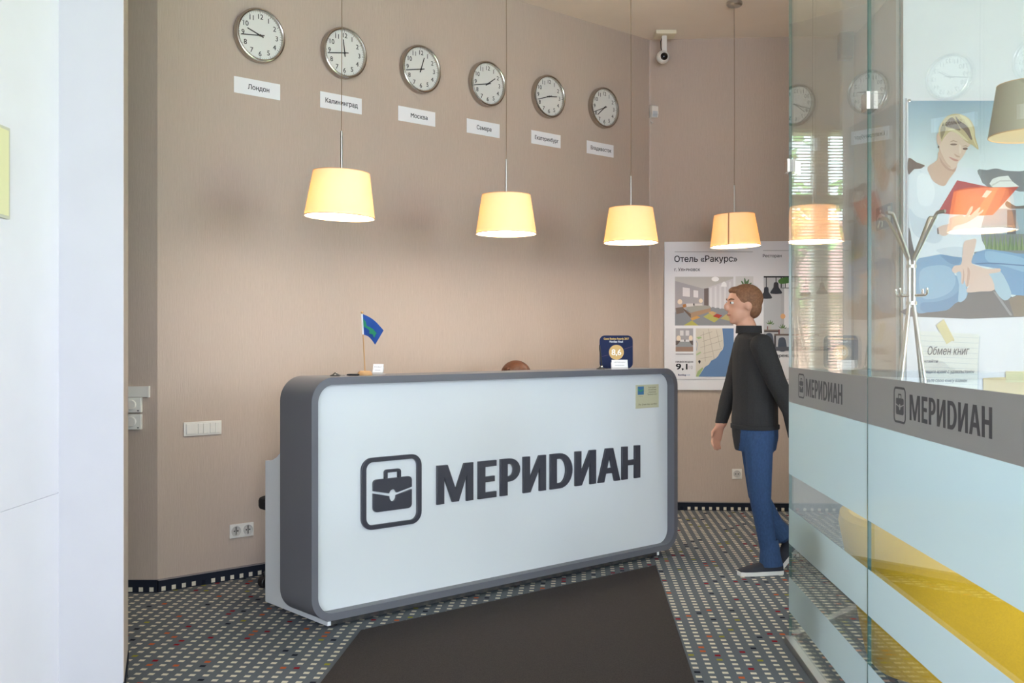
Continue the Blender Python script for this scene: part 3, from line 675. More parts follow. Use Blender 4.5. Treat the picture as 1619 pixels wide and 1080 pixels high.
# ================================================================ BITS ON THE WALLS
def wall_box(name, pl, corners, off, label, cat, group=None):
    q = [pl.pix(a, b, -off) for a, b in corners]; t0 = (q[0][0] + q[3][0]) / 2; t1 = (q[1][0] + q[2][0]) / 2
    zt_ = (q[0][1] + q[1][1]) / 2; zb_ = (q[2][1] + q[3][1]) / 2
    return thing(name, label, cat, pl.w(t0, 0, zb_), pl.rz, group), t1 - t0, zt_ - zb_
o, w_, h_ = wall_box('light_switch', WCLOCK, [(291, 668), (350.4, 664.7), (350.4, 686.5), (291, 690)], 0.008, 'triple white light switch plate on the wallpaper left of the desk', 'light switch')
part('frame', MB().box(0, w_, -0.008, 0, 0, h_), white_plastic, o, None, 0.002)
for i, n in enumerate((1, 2, 2)):
    a0 = w_ * (0.05 + 0.315 * i); wd_ = w_ * 0.27
    for j in range(n):
        part('rocker', MB().box(a0 + wd_ / n * j + 0.001, a0 + wd_ / n * (j + 1) - 0.001, -0.013, -0.007, h_ * .14, h_ * .86), white_plastic, o, None, 0.0015)
def socket(name, pl, corners, label, n):
    o, w_, h_ = wall_box(name, pl, corners, 0.008, label, 'socket')
    part('frame', MB().box(0, w_, -0.008, 0, 0, h_), white_plastic, o, None, 0.002)
    for i in range(n):
        cx = w_ * (i + .5) / n; r = h_ * .33
        s = part('socket_well', MB().lathe([(r * 1.1, -0.0085), (r * 1.1, -0.012), (r, -0.012), (r * .92, -0.0086), (0, -0.0084)], 24, (cx, 0, h_ / 2), 'y'), M('socket_grey', (190, 186, 180), 0.4), o)
        for dx in (-.4, .4):
            part('pin_hole', MB().lathe([(0, -0.009), (r * .17, -0.009), (r * .17, -0.0082), (0, -0.0082)], 10, (cx + dx * r, 0, h_ / 2), 'y'), black_plastic, s)
        part('earth_clip', MB().box(cx - r * .1, cx + r * .1, -0.0095, -0.008, h_ / 2 - r * .9, h_ / 2 + r * .9), steel, s, None)
socket('wall_socket', WCLOCK, [(363.8, 830), (401.3, 825.4), (401.3, 847), (363.8, 851.8)], 'double white power socket low on the wall left of the desk', 2)
socket('wall_socket', WBACK, [(1157.5, 741.5), (1173, 741.5), (1173, 757.5), (1157.5, 757.5)], 'single white power socket on the back wall beside the walking person', 1)
WLEFT = Plane(A[0], A[1], 1, 0)
o, w_, h_ = wall_box('cable_channel', WLEFT, [(196, 611), (235, 611), (235, 628), (196, 628)], 0.02, 'white cable channel end above the two dials on the left wall', 'cable channel')
part('body', MB().box(-0.25, w_, -0.02, 0, 0, h_), white_plastic, o, None, 0.002)
part('end_cap', MB().box(w_ - 0.006, w_ + 0.001, -0.0215, 0, -0.0015, h_ + 0.0015), white_plastic, o, None)
for py0, py1, lab in ((628.5, 652.5, 'upper white round thermostat dial on the left wall'), (655, 679.5, 'lower white round thermostat dial on the left wall')):
    o, w_, h_ = wall_box('thermostat', WLEFT, [(193, py0), (223, py0), (223, py1), (193, py1)], 0.025, lab, 'thermostat', 'thermostats on the left wall')
    part('body', MB().box(0, w_, -0.025, 0, 0, h_), white_plastic, o, None, 0.003)
    part('dial', MB().lathe([(0, -0.036), (h_ * .30, -0.036), (h_ * .33, -0.033), (h_ * .33, -0.025), (0, -0.025)], 24, (w_ * .48, 0, h_ * .52), 'y'), white_plastic, o)
    part('marker', MB().prism([(w_ * .78, h_ * .16), (w_ * .84, h_ * .06), (w_ * .90, h_ * .16)], -0.0256, -0.025), black_plastic, o, None)
# notice on the near left wall
WNEAR = Plane(-1.657, 3.70, 0, 1)
nt = thing('framed_notice', 'pale yellow framed notice at the left edge on the white wall', 'notice', (-1.657, 3.316, 1.72), math.radians(90))
part('frame', MB().box(-0.22, 0, -0.012, 0, 0, 0.298), M('notice_frame', (208, 204, 180), 0.5), nt, None)
part('sheet', MB().box(-0.21, -0.01, -0.0135, -0.012, 0.01, 0.288), M('notice_sheet', (236, 230, 178), 0.6), nt, None)
# camera on the ceiling
yc = 7.74
cc = thing('security_camera', 'white dome security camera hanging from the ceiling corner', 'camera', ((1048 - CX) / F * yc, yc, 3.44))
zz = 3.44
part('ceiling_plate', MB().box(-0.06, 0.095, -0.06, 0.09, CEIL - 0.03 - zz, CEIL - 0.0005 - zz), M('plate_cream', (226, 216, 190), 0.5), cc, None, 0.004)
part('arm', MB().box(-0.008, 0.03, -0.012, 0.012, 0.08, CEIL - 0.03 - zz), white_plastic, cc, None, 0.003)
part('housing', MB().ell((0, 0, 0.055), (0.05, 0.05, 0.05), 24, 16), white_plastic, cc)
part('lens_dome', MB().ell((0.003, -0.026, 0.052), (0.032, 0.032, 0.032), 20, 14), M('lens_black', (14, 13, 14), 0.06), cc)
part('wire', MB().tube([(0.0, 0, CEIL - 0.03 - zz), (-0.018, -0.01, 0.17), (-0.016, -0.01, 0.12), (-0.004, 0.0, 0.09)], 0.003, 6), black_plastic, cc)
ms = thing('motion_sensor', 'small white motion sensor high in the wall corner', 'sensor', WBACK.w(0.025, -0.0, 3.07), math.radians(18))
part('body', MB().prism_x([(0.0, 0), (-0.035, 0.005), (-0.045, 0.03), (-0.04, 0.09), (-0.02, 0.10), (0.0, 0.10)], -0.028, 0.028), white_plastic, ms, None)
part('lens', MB().prism_x([(-0.036, 0.006), (-0.046, 0.03), (-0.0445, 0.05), (-0.038, 0.05)], -0.02, 0.02), M('sensor_lens', (186, 192, 196), 0.3), ms, None)
part('wire', MB().tube([(-0.02, -0.01, 0.0), (-0.026, -0.015, -0.025), (-0.008, -0.02, -0.035), (-0.02, -0.02, -0.045)], 0.003, 6), white_plastic, ms)
o, w_, h_ = wall_box('wall_speaker', WBACK, [(1328, 50), (1349, 50), (1349, 92), (1328, 92)], 0.09, 'dark grey box loudspeaker high on the back wall seen through glass', 'speaker')
part('cabinet', MB().box(0, w_, -0.10, -0.003, 0, h_), M('speaker_grey', (74, 78, 78), 0.6), o, None, 0.006)
part('grille', MB().box(0.008, w_ - 0.008, -0.106, -0.10, 0.012, h_ - 0.012), M('speaker_grille', (52, 55, 56), 0.8), o, None)
part('bracket', MB().box(w_ * .4, w_ * .6, -0.02, 0, h_ * .4, h_ * .6), black_plastic, o, None)
o, w_, h_ = wall_box('exit_sign', WSIDE, [(1385.4, 329.7), (1408.7, 320.5), (1408.7, 357.5), (1385.4, 365)], 0.01, 'dark green running-man exit sign on the side wall behind the glass', 'sign')
part('plate', MB().box(0, w_, -0.012, -0.001, 0, h_), M('exit_green', (40, 66, 44), 0.4), o, None)
whi = ink((214, 222, 208)); g = MB()
g.prism([(w_ * a, h_ * b) for a, b in [(.80, .12), (.98, .12), (.98, .88), (.80, .88)]], -0.0128, -0.012)
part('door_symbol', g, whi, o, None)
g = MB().prism([(w_ * a, h_ * b) for a, b in ov(.31, .80, .055, .08, 12)], -0.0128, -0.012)
for poly in ([(.22, .68), (.40, .70), (.38, .45), (.24, .42)], [(.24, .44), (.36, .44), (.20, .10), (.10, .12)], [(.30, .46), (.40, .46), (.50, .30), (.46, .08), (.38, .08), (.40, .27)], [(.38, .68), (.62, .56), (.60, .48), (.38, .58)], [(.24, .68), (.08, .52), (.13, .46), (.27, .58)]):
    g.prism([(w_ * a, h_ * b) for a, b in poly], -0.0128, -0.012)
part('runner_symbol', g, whi, o, None)

# ================================================================ HOTEL POSTER ON THE BACK WALL
off = -0.022
t0, pz1 = WBACK.pix(1050.5, 382.5, off); t1, _ = WBACK.pix(1346, 382.5, off); _, pz0 = WBACK.pix(1075, 616.5, off)
hp = thing('hotel_poster', 'large white hotel poster board with photos and a map on the back wall', 'poster', WBACK.w(t0, 0, 0), WBACK.rz)
part('board', MB().box(0, t1 - t0, -0.022, -0.001, pz0, pz1), M('poster_board', (222, 220, 222), 0.45), hp, None)
a_ = zm(1060, 430, 6.353); b_ = zm(1040, 370, 4.318)
pol = []
def pa(rgb, pts): pol.append((rgb, a_(pts)))
def pb(rgb, pts): pol.append((rgb, b_(pts)))
pa((190, 187, 182), R4(45, 48, 632, 538)); pa((168, 163, 166), [(45, 90), (340, 170), (340, 340), (45, 405)]); pa((203, 199, 202), [(340, 170), (632, 65), (632, 400), (340, 340)])
pa((136, 138, 142), [(45, 405), (340, 338), (632, 385), (632, 538), (45, 538)]); pa((112, 99, 96), [(338, 168), (384, 160), (384, 340), (338, 336)])
for i in range(5): pa((216, 213, 215), [(395 + i * 48, 165 - i * 16), (415 + i * 48, 158 - i * 16), (415 + i * 48, 358 + i * 6), (395 + i * 48, 356 + i * 6)])
pa((178, 172, 96), [(330, 450), (400, 410), (500, 462), (440, 508)]); pa((172, 62, 48), [(425, 445), (465, 420), (522, 436), (487, 466)]); pa((204, 152, 84), [(200, 468), (262, 440), (302, 456), (220, 488)])
pa((180, 172, 88), [(130, 538), (215, 488), (280, 538)]); pa((186, 170, 116), [(500, 470), (560, 425), (632, 440), (632, 500)]); pa((200, 160, 110), [(380, 405), (420, 395), (465, 412), (425, 440)])
pa((122, 106, 96), [(52, 362), (130, 350), (134, 408), (60, 425)]); pa((168, 136, 110), [(128, 380), (205, 462), (405, 396), (405, 350), (205, 412)]); pa((112, 92, 78), [(128, 380), (205, 462), (205, 425), (132, 366)])
pa((158, 156, 148), [(150, 362), (225, 335), (395, 340), (402, 364), (205, 408)]); pa((214, 208, 203), [(156, 318), (228, 316), (232, 345), (165, 350)]); pa((206, 200, 196), [(244, 318), (318, 318), (322, 338), (246, 340)])
pa((182, 122, 66), [(122, 328), (155, 322), (158, 352), (126, 360)]); pa((70, 66, 68), R4(228, 316, 240, 336))
for r_ in ([(118, 150), (200, 160), (200, 255), (118, 248)], [(228, 178), (282, 186), (282, 262), (228, 258)]):
    pa((150, 146, 148), r_); cxr = sum(p[0] for p in r_) / 4; cyr = sum(p[1] for p in r_) / 4; pa((222, 218, 218), [(cxr + (p[0] - cxr) * .9, cyr + (p[1] - cyr) * .93) for p in r_])
pa((240, 240, 240), ov(450, 72, 38, 24)); pa((238, 236, 236), [(508, 148), (514, 112), (538, 96), (560, 112), (566, 148)])
pa((232, 214, 190), ov(95, 300, 24, 26)); pa((232, 214, 190), ov(305, 290, 20, 22))
pa((166, 162, 165), R4(52, 567, 228, 800)); pa((232, 214, 190), ov(82, 668, 22, 30)); pa((232, 214, 190), ov(204, 665, 20, 28))
for x in (95, 152): pa((212, 209, 209), R4(x, 588, x + 36, 640))
pa((100, 90, 86), R4(52, 690, 95, 735)); pa((100, 90, 86), R4(190, 690, 228, 735)); pa((214, 212, 212), R4(98, 680, 190, 710)); pa((146, 149, 150), [(52, 752), (95, 702), (192, 702), (228, 752), (228, 775), (52, 775)]); pa((152, 124, 108), R4(52, 752, 228, 800)); pa((60, 58, 60), R4(140, 680, 150, 700))
pa((206, 198, 184), R4(255, 567, 635, 1052)); pa((98, 128, 168), [(520, 567), (635, 567), (635, 1052), (282, 1052), (325, 985), (345, 955), (385, 930), (410, 890), (455, 868), (478, 845), (500, 805), (525, 780), (535, 740), (530, 660)])
pa((160, 178, 124), [(255, 1052), (272, 1000), (320, 958), (330, 968), (282, 1052)]); pa((160, 184, 130), [(258, 655), (300, 650), (318, 662), (280, 675)]); pa((168, 186, 140), [(258, 825), (300, 800), (310, 812), (265, 840)])
for p, q in (((258, 690), (272, 720)), ((272, 720), (262, 790)), ((300, 640), (420, 600)), ((300, 760), (520, 690)), ((330, 820), (520, 770)), ((380, 570), (440, 880)), ((330, 600), (350, 900)), ((460, 580), (500, 760)), ((300, 870), (420, 850)), ((320, 700), (500, 640))):
    d = Vector((q[0] - p[0], q[1] - p[1])); nn = Vector((-d.y, d.x)).normalized() * 2.2
    pa((170, 160, 146) if p[0] > 280 else (120, 150, 185), [(p[0] - nn.x, p[1] - nn.y), (q[0] - nn.x, q[1] - nn.y), (q[0] + nn.x, q[1] + nn.y), (p[0] + nn.x, p[1] + nn.y)])
pa((38, 36, 38), ov(291, 900, 12, 13)); pa((38, 36, 38), [(282, 908), (300, 908), (291, 926)]); pa((110, 106, 110), R4(52, 822, 230, 829))
pb((208, 205, 203), R4(531, 290, 652, 447)); pb((196, 156, 136), R4(531, 398, 652, 447)); pb((180, 176, 170), R4(585, 370, 606, 402))
for cx, cy, dx, dy in ((590, 350, -22, -30), (598, 345, -6, -46), (606, 348, 16, -40), (612, 355, 30, -22), (582, 360, -26, -8), (602, 350, 6, -30)):
    nn = Vector((-dy, dx)).normalized() * 6; pb((92, 118, 78), smooth_poly([(cx, cy + 20), (cx + dx * .5 + nn.x, cy + dy * .5 + nn.y), (cx + dx, cy + dy), (cx + dx * .5 - nn.x, cy + dy * .5 - nn.y)], 3))
for i in range(9): pb((176, 172, 176), R4(531, 462 + i * 12, 531 + (118, 110, 122, 104, 118, 96, 116, 108, 60)[i], 465 + i * 12))
pb((60, 56, 58), R4(115, 120.5, 648, 122.8)); pb((60, 56, 58), R4(718, 112, 1300, 114.2)); pb((140, 136, 140), R4(115, 990, 1300, 993))
pb((184, 186, 190), R4(722, 290, 1270, 797)); pb((226, 227, 229), R4(858, 330, 960, 640)); pb((178, 178, 182), R4(840, 310, 862, 660)); pb((44, 46, 50), R4(722, 288, 1270, 298)); pb((56, 58, 60), R4(838, 296, 846, 372)); pb((56, 58, 60), R4(866, 296, 872, 366)); pb((120, 122, 126), R4(840, 366, 1000, 372))
pb((74, 116, 60), smooth_poly([(822, 318), (850, 300), (890, 296), (900, 330), (860, 340), (830, 338)], 3))
for cx, cy, s in ((807, 332, 1.0), (740, 365, .95), (1010, 350, 1.0), (1120, 335, 1.0)):
    pb((54, 56, 62), R4(cx - 3, 296, cx + 3, cy + 6)); pb((50, 52, 60), smooth_poly([(cx - 14 * s, cy), (cx + 14 * s, cy), (cx + 18 * s, cy + 32), (cx + 36 * s, cy + 58), (cx + 36 * s, cy + 76), (cx - 36 * s, cy + 76), (cx - 36 * s, cy + 58), (cx - 18 * s, cy + 32)], 2))
pb((122, 108, 100), R4(725, 653, 832, 662)); pb((72, 66, 66), R4(725, 662, 832, 670)); pb((110, 96, 90), R4(794, 682, 1100, 694)); pb((66, 62, 64), R4(794, 694, 806, 797))
for cx, cy in ((765, 640), (850, 668), (1000, 668)):
    pb((186, 184, 182), R4(cx - 9, cy - 30, cx + 9, cy + 12))
    for dx, dy in ((-26, -40), (-12, -52), (4, -56), (18, -48), (28, -34)): pb((88, 118, 66), smooth_poly([(cx - 3, cy - 26), (cx + dx * .6 - 4, cy + dy * .7), (cx + dx, cy + dy), (cx + dx * .6 + 4, cy + dy * .6), (cx + 3, cy - 26)], 2))
pb((226, 176, 128), ov(853, 562, 17, 18)); pb((120, 76, 72), R4(822, 652, 832, 685)); pb((120, 76, 72), R4(745, 630, 752, 652))
for cx, cy in ((762, 705), (850, 735), (955, 735)): pb((76, 84, 98), smooth_poly([(cx - 26, cy + 60), (cx - 28, cy - 10), (cx - 12, cy - 28), (cx + 12, cy - 26), (cx + 24, cy), (cx + 26, cy + 60)], 3))
pb((90, 92, 100), R4(722, 770, 1270, 797))
prints('printed_pictures', WBACK, t0, off, hp, pol)
def ptext(px, py, body, size_px, width_px, rgb=(48, 44, 48), bold=0.0, name='lettering'):
    a, z = WBACK.pix(px, py, off); a2, _ = WBACK.pix(px + width_px, py, off); kk = WBACK.w(a)[1] / F
    part(name, text_mesh(name, body, size_px * kk / 0.72, ink(rgb), a - t0, z, off - 0.001, 'LEFT', bold, 0, 0, a2 - a), None, hp)
ptext(1066.3, 414.2, 'Отель «Ракурс»', 9.6, 99, bold=0.012); ptext(1066.3, 428.8, 'г. Ульяновск', 5.4, 40.5, bold=0.01); ptext(1206, 407, 'Ресторан', 5.0, 29.5, bold=0.012)
ptext(1068.3, 573.6, 'ПРЕВОСХОДНО', 2.6, 27.5, bold=0.03); ptext(1069, 584.0, '9,1', 9.0, 17.5, (28, 26, 28), 0.03); ptext(1087.5, 583.6, '/10', 5.6, 7.4, (140, 136, 140)); ptext(1072.2, 594, 'Booking', 2.7, 12, (36, 50, 96), 0.03); ptext(1084.4, 594, '.com', 2.7, 6.6, (70, 130, 180)); ptext(1210, 564.5, 'Конференц-зал', 5.0, 52, (48, 46, 52), 0.012)

# ================================================================ GLASS PARTITION AND SCREEN
ga = thing('glass_partition', 'tall glass partition with grey lettered band and frosted diagonal stripes', 'glass partition', (P1[0], P1[1], 0), GA.rz)
GT = 0.010; GH = CEIL - 0.002
TA = GA.pix(1372, 540)[0]; TB = TA * 2 + 0.02
def pane(parent, x0, x1, z0, z1, gm):
    mb = MB().box(x0, x1, 0, GT, z0, z1); mb.m = [1, 1, 0, 1, 0, 1]
    return part('pane', mb, [gm, glass_edge], parent, None)
def gline(p, q):                                  # pixel line -> line in pane coordinates
    a, b = GA.pix(*p), GA.pix(*q); s = (b[1] - a[1]) / (b[0] - a[0]); return lambda x: a[1] + s * (x - a[0])
la = gline((1246, 748), (1372.8, 823)); lb = gline((1246, 801.5), (1371.9, 899)); lc = gline((1246, 857.8), (1372.8, 973)); ld = gline((1246, 909.6), (1372.8, 1050)); le = gline((1246, 964), (1337, 1080))
ZB0 = GA.pix(1243, 634)[1]; ZB1 = GA.pix(1243, 580)[1]
spans = [(0.004, TA - 0.004), (TA + 0.004, TB)]
zmin = 0.03
def strip(x0, x1, top, bot):
    """film polygon between two edges over a pane, clipped at the bottom of the pane"""
    n = 24; xs = [x0 + (x1 - x0) * i / n for i in range(n + 1)]
    tp = [(x, max(zmin, top(x))) for x in xs]; bt = [(x, max(zmin, bot(x))) for x in xs]
    vs = []; fs = []
    for (xa, za), (xb, zb_) in zip(tp, bt): vs += [(xa, -0.0005, za), (xb, -0.0005, zb_)]
    for i in range(n):
        if tp[i][1] - bt[i][1] > 1e-4 or tp[i + 1][1] - bt[i + 1][1] > 1e-4: fs.append((2 * i, 2 * i + 1, 2 * i + 3, 2 * i + 2))
    if not fs: return None
    me = bpy.data.meshes.new('frosted_film'); me.from_pydata(vs, [], fs); me.materials.append(frost); return me
for pi, (x0, x1) in enumerate(spans):
    pn = pane(ga, x0, x1, 0.03, GH, glass)
    part('grey_band', MB().box(x0, x1, -0.0007, -0.0001, ZB0, ZB1), band_grey, pn, None)
    for top, bot in ((lambda x: ZB0, la), (lb, lc), (ld, le)):
        me = strip(x0, x1, top, bot)
        if me: link('frosted_film', me, pn)
    if pi == 0: bx, tx, yy = (1262.5, 1271.9), (1274.4, 1332.2), ((1274.4, 598.6), (1274.4, 626.5), (1267, 590.8), (1267, 629.5))
    else: bx, tx, yy = (1413.6, 1432.4), (1438.6, 1569.2), ((1438.6, 623.8), (1438.6, 664), (1423, 612.0), (1423, 669.2))
    e0, e1 = GA.pix(tx[0], 600)[0], GA.pix(tx[1], 600)[0]; D0, D1 = ds[0][0], ds[-1][1]
    ext = [(e0 + (a - D0) / (D1 - D0) * (e1 - e0), e0 + (b - D0) / (D1 - D0) * (e1 - e0)) for a, b in ds]
    word(pn, ext, GA.pix(*yy[1])[1], GA.pix(*yy[0])[1], -0.0008, 0.0001, 0.0, band_dark)
    logo(pn, GA.pix(bx[0], 600)[0], GA.pix(bx[1], 600)[0], GA.pix(*yy[3])[1], GA.pix(*yy[2])[1], -0.0008, 0.0001, 0.0, band_dark)
part('bottom_rail', MB().box(-0.012, TB + 0.02, -0.016, 0.026, 0.0, 0.034), steel, ga, None, 0.002)
for x in (0.0, TA):
    zc = 2.085
    part('clamp', MB().box(x - 0.03, x + 0.03, -0.012, -0.0005, zc - 0.028, zc + 0.028).box(x - 0.03, x + 0.03, GT + 0.0005, GT + 0.012, zc - 0.028, zc + 0.028), chrome, ga, None)
gb = thing('glass_screen', 'plain clear glass screen running back from the partition to the poster wall', 'glass screen', (P1[0], P1[1], 0), GB.rz)
LB = math.hypot(P2[0] - P1[0], P2[1] - P1[1])
pane(gb, 0.03, LB - 0.03, 0.03, GH, glass_b)
part('bottom_rail', MB().box(0.05, LB - 0.03, -0.016, 0.026, 0.0, 0.034), steel, gb, None, 0.002)
part('clamp', MB().box(0.03, 0.085, -0.012, -0.0005, 2.057, 2.113).box(0.03, 0.085, GT + 0.0005, GT + 0.012, 2.057, 2.113), chrome, gb, None)

# ================================================================ WOMAN POSTER
off = -0.012
wt0, wz1 = WPOST.pix(1433.5, 155, off); wt1 = 2.74 - 2.067
wp = thing('reading_poster', 'large white poster board with a photo of a woman in jeans reading an orange book', 'poster', (2.067 + wt0, YP, 0), 0)
part('board', MB().box(0, wt1 - wt0, -0.012, -0.001, 0.62, wz1), M('poster_white', (228, 227, 232), 0.35), wp, None)
_, sz = WPOST.pix(1437, 159.5, off)
part('standoff_screw', MB().lathe([(0, -0.020), (0.007, -0.019), (0.009, -0.016), (0.009, -0.012), (0, -0.012)], 16, (0.012, 0, sz), 'y'), chrome, wp)
w6 = zm(1430, 150, 6.0); v5 = zm(1419, 300, 4.91); x4 = zm(1419, 480, 4.5)
pol = []
def pw(rgb, pts, sm=3): pol.append((rgb, w6(smooth_poly(pts, sm) if sm else pts)))
def pv(rgb, pts, sm=3): pol.append((rgb, v5(smooth_poly(pts, sm) if sm else pts)))
XR = 1628
tops = [(159.3, (140, 170, 190)), (172, (152, 181, 198)), (188, (166, 192, 206)), (205, (184, 206, 217)), (222, (202, 219, 227)), (240, (216, 230, 235)), (258, (223, 234, 237)), (500.5, None)]
def sky_at(y):
    for (y0, c0), (y1, c1) in zip(tops, tops[1:]):
        if y < y1: return c0 if c1 is None else tuple(int(a + (b - a) * (y - y0) / (y1 - y0)) for a, b in zip(c0, c1))
for i in range(33): pol.append((sky_at(159.4 + i * 3), R4(1436, 159.3 + i * 3, XR, 162.4 + i * 3)))
pol.append((tops[-2][1], R4(1436, 258.2, XR, 500.5)))
pol.append(((116, 122, 128), smooth_poly([(1545, 270), (1560, 269), (1575, 266.5), (1590, 270), (1612, 271), (XR, 272), (XR, 306), (1600, 300), (1560, 300)], 3)))
pol.append(((196, 214, 220), R4(1585, 303, XR, 330))); pol.append(((100, 92, 88), smooth_poly([(1592, 318), (1606, 326), (XR, 324), (XR, 332), (1608, 334), (1590, 326)], 3)))
pol.append(((150, 172, 184), R4(1550, 330, XR, 372))); pol.append(((96, 98, 106), R4(1592, 332, 1606, 396))); pol.append(((128, 136, 138), R4(1540, 370, XR, 408)))
for i in range(34):
    gx = 1552 + i * 2.25; hgt = 10 + 9 * math.sin(i * 2.7) + (4 if i % 3 else 0); pol.append((((118, 146, 98), (100, 128, 86), (140, 160, 112))[i % 3], [(gx - 1.6, 396), (gx + math.sin(i * 1.7) * 3, 378 - hgt * .6), (gx + 1.6, 396)]))
pw((106, 90, 86), [(36, 602), (110, 640), (150, 655), (192, 678), (120, 730), (36, 756)]); pol.append(((96, 92, 96), [(1436, 360), (1446, 366), (1450, 400), (1436, 420)]))
pol.append(((118, 116, 120), smooth_poly([(1436, 486), (1470, 488), (1500, 480), (1530, 458), (1570, 455), (1600, 470), (XR, 458), (XR, 500.5), (1436, 500.5)], 2)))
pv((142, 128, 116), [(860, 850), (985, 800), (1040, 800), (1040, 983), (900, 983)], 0); pv((156, 154, 158), [(740, 790), (765, 795), (890, 975), (870, 978)], 0)
# jeans, shirt, arms
pv((128, 168, 202), [(140, 575), (190, 520), (330, 492), (490, 515), (480, 600), (430, 650), (500, 690), (535, 750), (535, 830), (440, 885), (380, 935), (260, 945), (165, 960), (140, 900), (140, 700)])
pv((154, 188, 214), [(170, 640), (270, 590), (400, 600), (450, 700), (400, 800), (260, 850), (180, 820)]); pv((106, 148, 186), [(330, 500), (480, 520), (470, 580), (400, 570)]); pv((112, 154, 190), [(180, 880), (300, 870), (420, 830), (480, 780), (470, 850), (380, 930), (200, 950)])
pv((120, 162, 200), [(560, 560), (600, 495), (680, 462), (800, 475), (920, 495), (1040, 530), (1040, 800), (870, 812), (820, 800), (760, 720), (700, 640), (800, 620), (640, 590)]); pv((146, 184, 212), [(680, 480), (800, 490), (1000, 545), (1000, 640), (850, 600), (700, 560)])
pv((176, 202, 218), [(700, 640), (785, 618), (880, 800), (830, 860), (760, 790)]); pv((86, 124, 164), [(600, 572), (700, 566), (820, 572), (1040, 590), (1040, 598), (820, 582), (700, 576), (600, 580)], 0)
pv((226, 198, 186), [(535, 770), (620, 690), (705, 655), (750, 775), (640, 790), (540, 798)]); pv((170, 200, 222), [(455, 650), (500, 640), (530, 760), (530, 840), (470, 870), (475, 740)])
pol.append(((226, 233, 240), smooth_poly([(1436, 277), (1455, 267), (1466, 263), (1475, 281), (1492, 293.5), (1510, 271), (1512, 263), (1537, 267), (1547, 277), (1553, 290), (1562, 300), (1556, 340), (1550, 362), (1552, 381), (1557.5, 394.7), (1533, 400), (1517, 407), (1486, 402), (1453.6, 408), (1444, 394), (1439, 367), (1436, 350)], 2)))
pol.append(((206, 217, 228), smooth_poly([(1437, 330), (1448, 342), (1470, 350), (1490, 372), (1480, 385), (1460, 380), (1442, 366)], 3))); pol.append(((208, 218, 228), smooth_poly([(1480, 395), (1510, 390), (1530, 395), (1516, 406), (1490, 402)], 3))); pol.append(((238, 243, 248), smooth_poly([(1450, 280), (1465, 276), (1478, 300), (1470, 325), (1452, 320)], 3)))
pol.append(((210, 220, 230), [(1453, 268.5), (1457, 272), (1456, 273.5), (1452, 270)]))
pw((214, 178, 158), [(318, 540), (305, 620), (215, 688), (240, 770), (280, 830), (370, 868), (420, 800), (478, 722), (494, 668), (450, 690), (380, 640)])
pw((196, 156, 138), [(330, 590), (380, 660), (450, 712), (480, 690), (474, 730), (400, 710), (345, 650)])
pw((232, 204, 186), [(328, 470), (345, 400), (420, 345), (520, 368), (600, 440), (616, 480), (590, 505), (575, 545), (545, 595), (508, 640), (486, 685), (452, 708), (400, 682), (350, 624), (326, 550)])
pw((214, 178, 158), [(328, 500), (350, 560), (392, 640), (440, 690), (400, 682), (350, 624), (326, 550)]); pw((222, 186, 168), [(306, 372), (335, 362), (348, 420), (332, 478), (312, 470), (302, 430)])
pw((92, 78, 76), ov(320, 496, 8, 14, 10), 0)
pw((204, 186, 140), [(320, 365), (330, 300), (380, 222), (440, 188), (520, 184), (610, 228), (658, 310), (668, 400), (700, 520), (640, 478), (618, 470), (570, 440), (520, 385), (450, 350), (405, 368), (365, 420), (348, 446), (336, 410)])
pw((128, 106, 92), [(385, 300), (400, 250), (450, 215), (500, 280), (525, 340), (450, 318)]); pw((116, 96, 86), [(480, 205), (520, 250), (580, 290), (640, 380), (628, 430), (570, 350), (510, 290)]); pw((226, 214, 168), [(520, 190), (600, 232), (650, 330), (660, 420), (690, 508), (640, 420), (600, 300), (550, 240)]); pw((152, 134, 104), [(335, 330), (370, 270), (385, 330), (360, 400), (345, 420)]); pw((230, 218, 176), [(400, 340), (460, 325), (540, 380), (600, 440), (560, 425), (500, 372), (440, 345)])
pw((120, 88, 80), ov(462, 472, 34, 9, 12), 0); pw((120, 88, 80), ov(572, 514, 24, 12, 12), 0); pw((176, 140, 118), [(425, 450), (460, 432), (505, 452), (460, 442)], 2); pw((170, 134, 112), [(545, 490), (575, 482), (600, 492), (575, 490)], 2)
pw((206, 142, 130), [(415, 590), (450, 600), (480, 612), (508, 622), (488, 634), (450, 620)]); pw((206, 166, 146), [(470, 560), (500, 575), (525, 590), (500, 596), (476, 580)]); pw((242, 220, 204), [(515, 470), (535, 500), (528, 560), (512, 540)])
# book and hands
pol.append(((222, 92, 66), [(1512.5, 285.3), (1566, 296.6), (1580, 296.4), (1610.3, 294.6), (1588.6, 319), (1569, 340), (1549, 341), (1500.5, 339), (1481.5, 336.8)]))
pol.append(((188, 74, 80), [(1512.5, 285.3), (1558, 295), (1530, 296.5), (1507, 302), (1500.5, 339), (1481.5, 336.8)])); pol.append(((236, 122, 82), [(1540, 341), (1566, 297), (1578, 297), (1556, 341)])); pol.append(((196, 72, 60), [(1590, 297), (1610.3, 294.6), (1588.6, 319), (1578, 328)]))
pw((232, 210, 196), [(775, 905), (826, 915), (770, 978), (728, 970)], 0)
pw((232, 232, 226), [(800, 845), (830, 800), (880, 780), (978, 768), (1016, 822), (1084, 872), (960, 878), (832, 878)], 0); pw((206, 204, 198), [(810, 860), (900, 812), (1010, 810), (1016, 822), (900, 826), (820, 872)], 0)
pv((230, 200, 184), [(398, 262), (405, 222), (490, 196), (520, 210), (560, 140), (582, 132), (572, 170), (545, 215), (620, 145), (640, 142), (622, 182), (660, 155), (652, 180), (585, 225), (545, 250), (500, 268), (440, 285), (390, 345), (350, 360), (310, 335), (305, 300), (345, 278)])
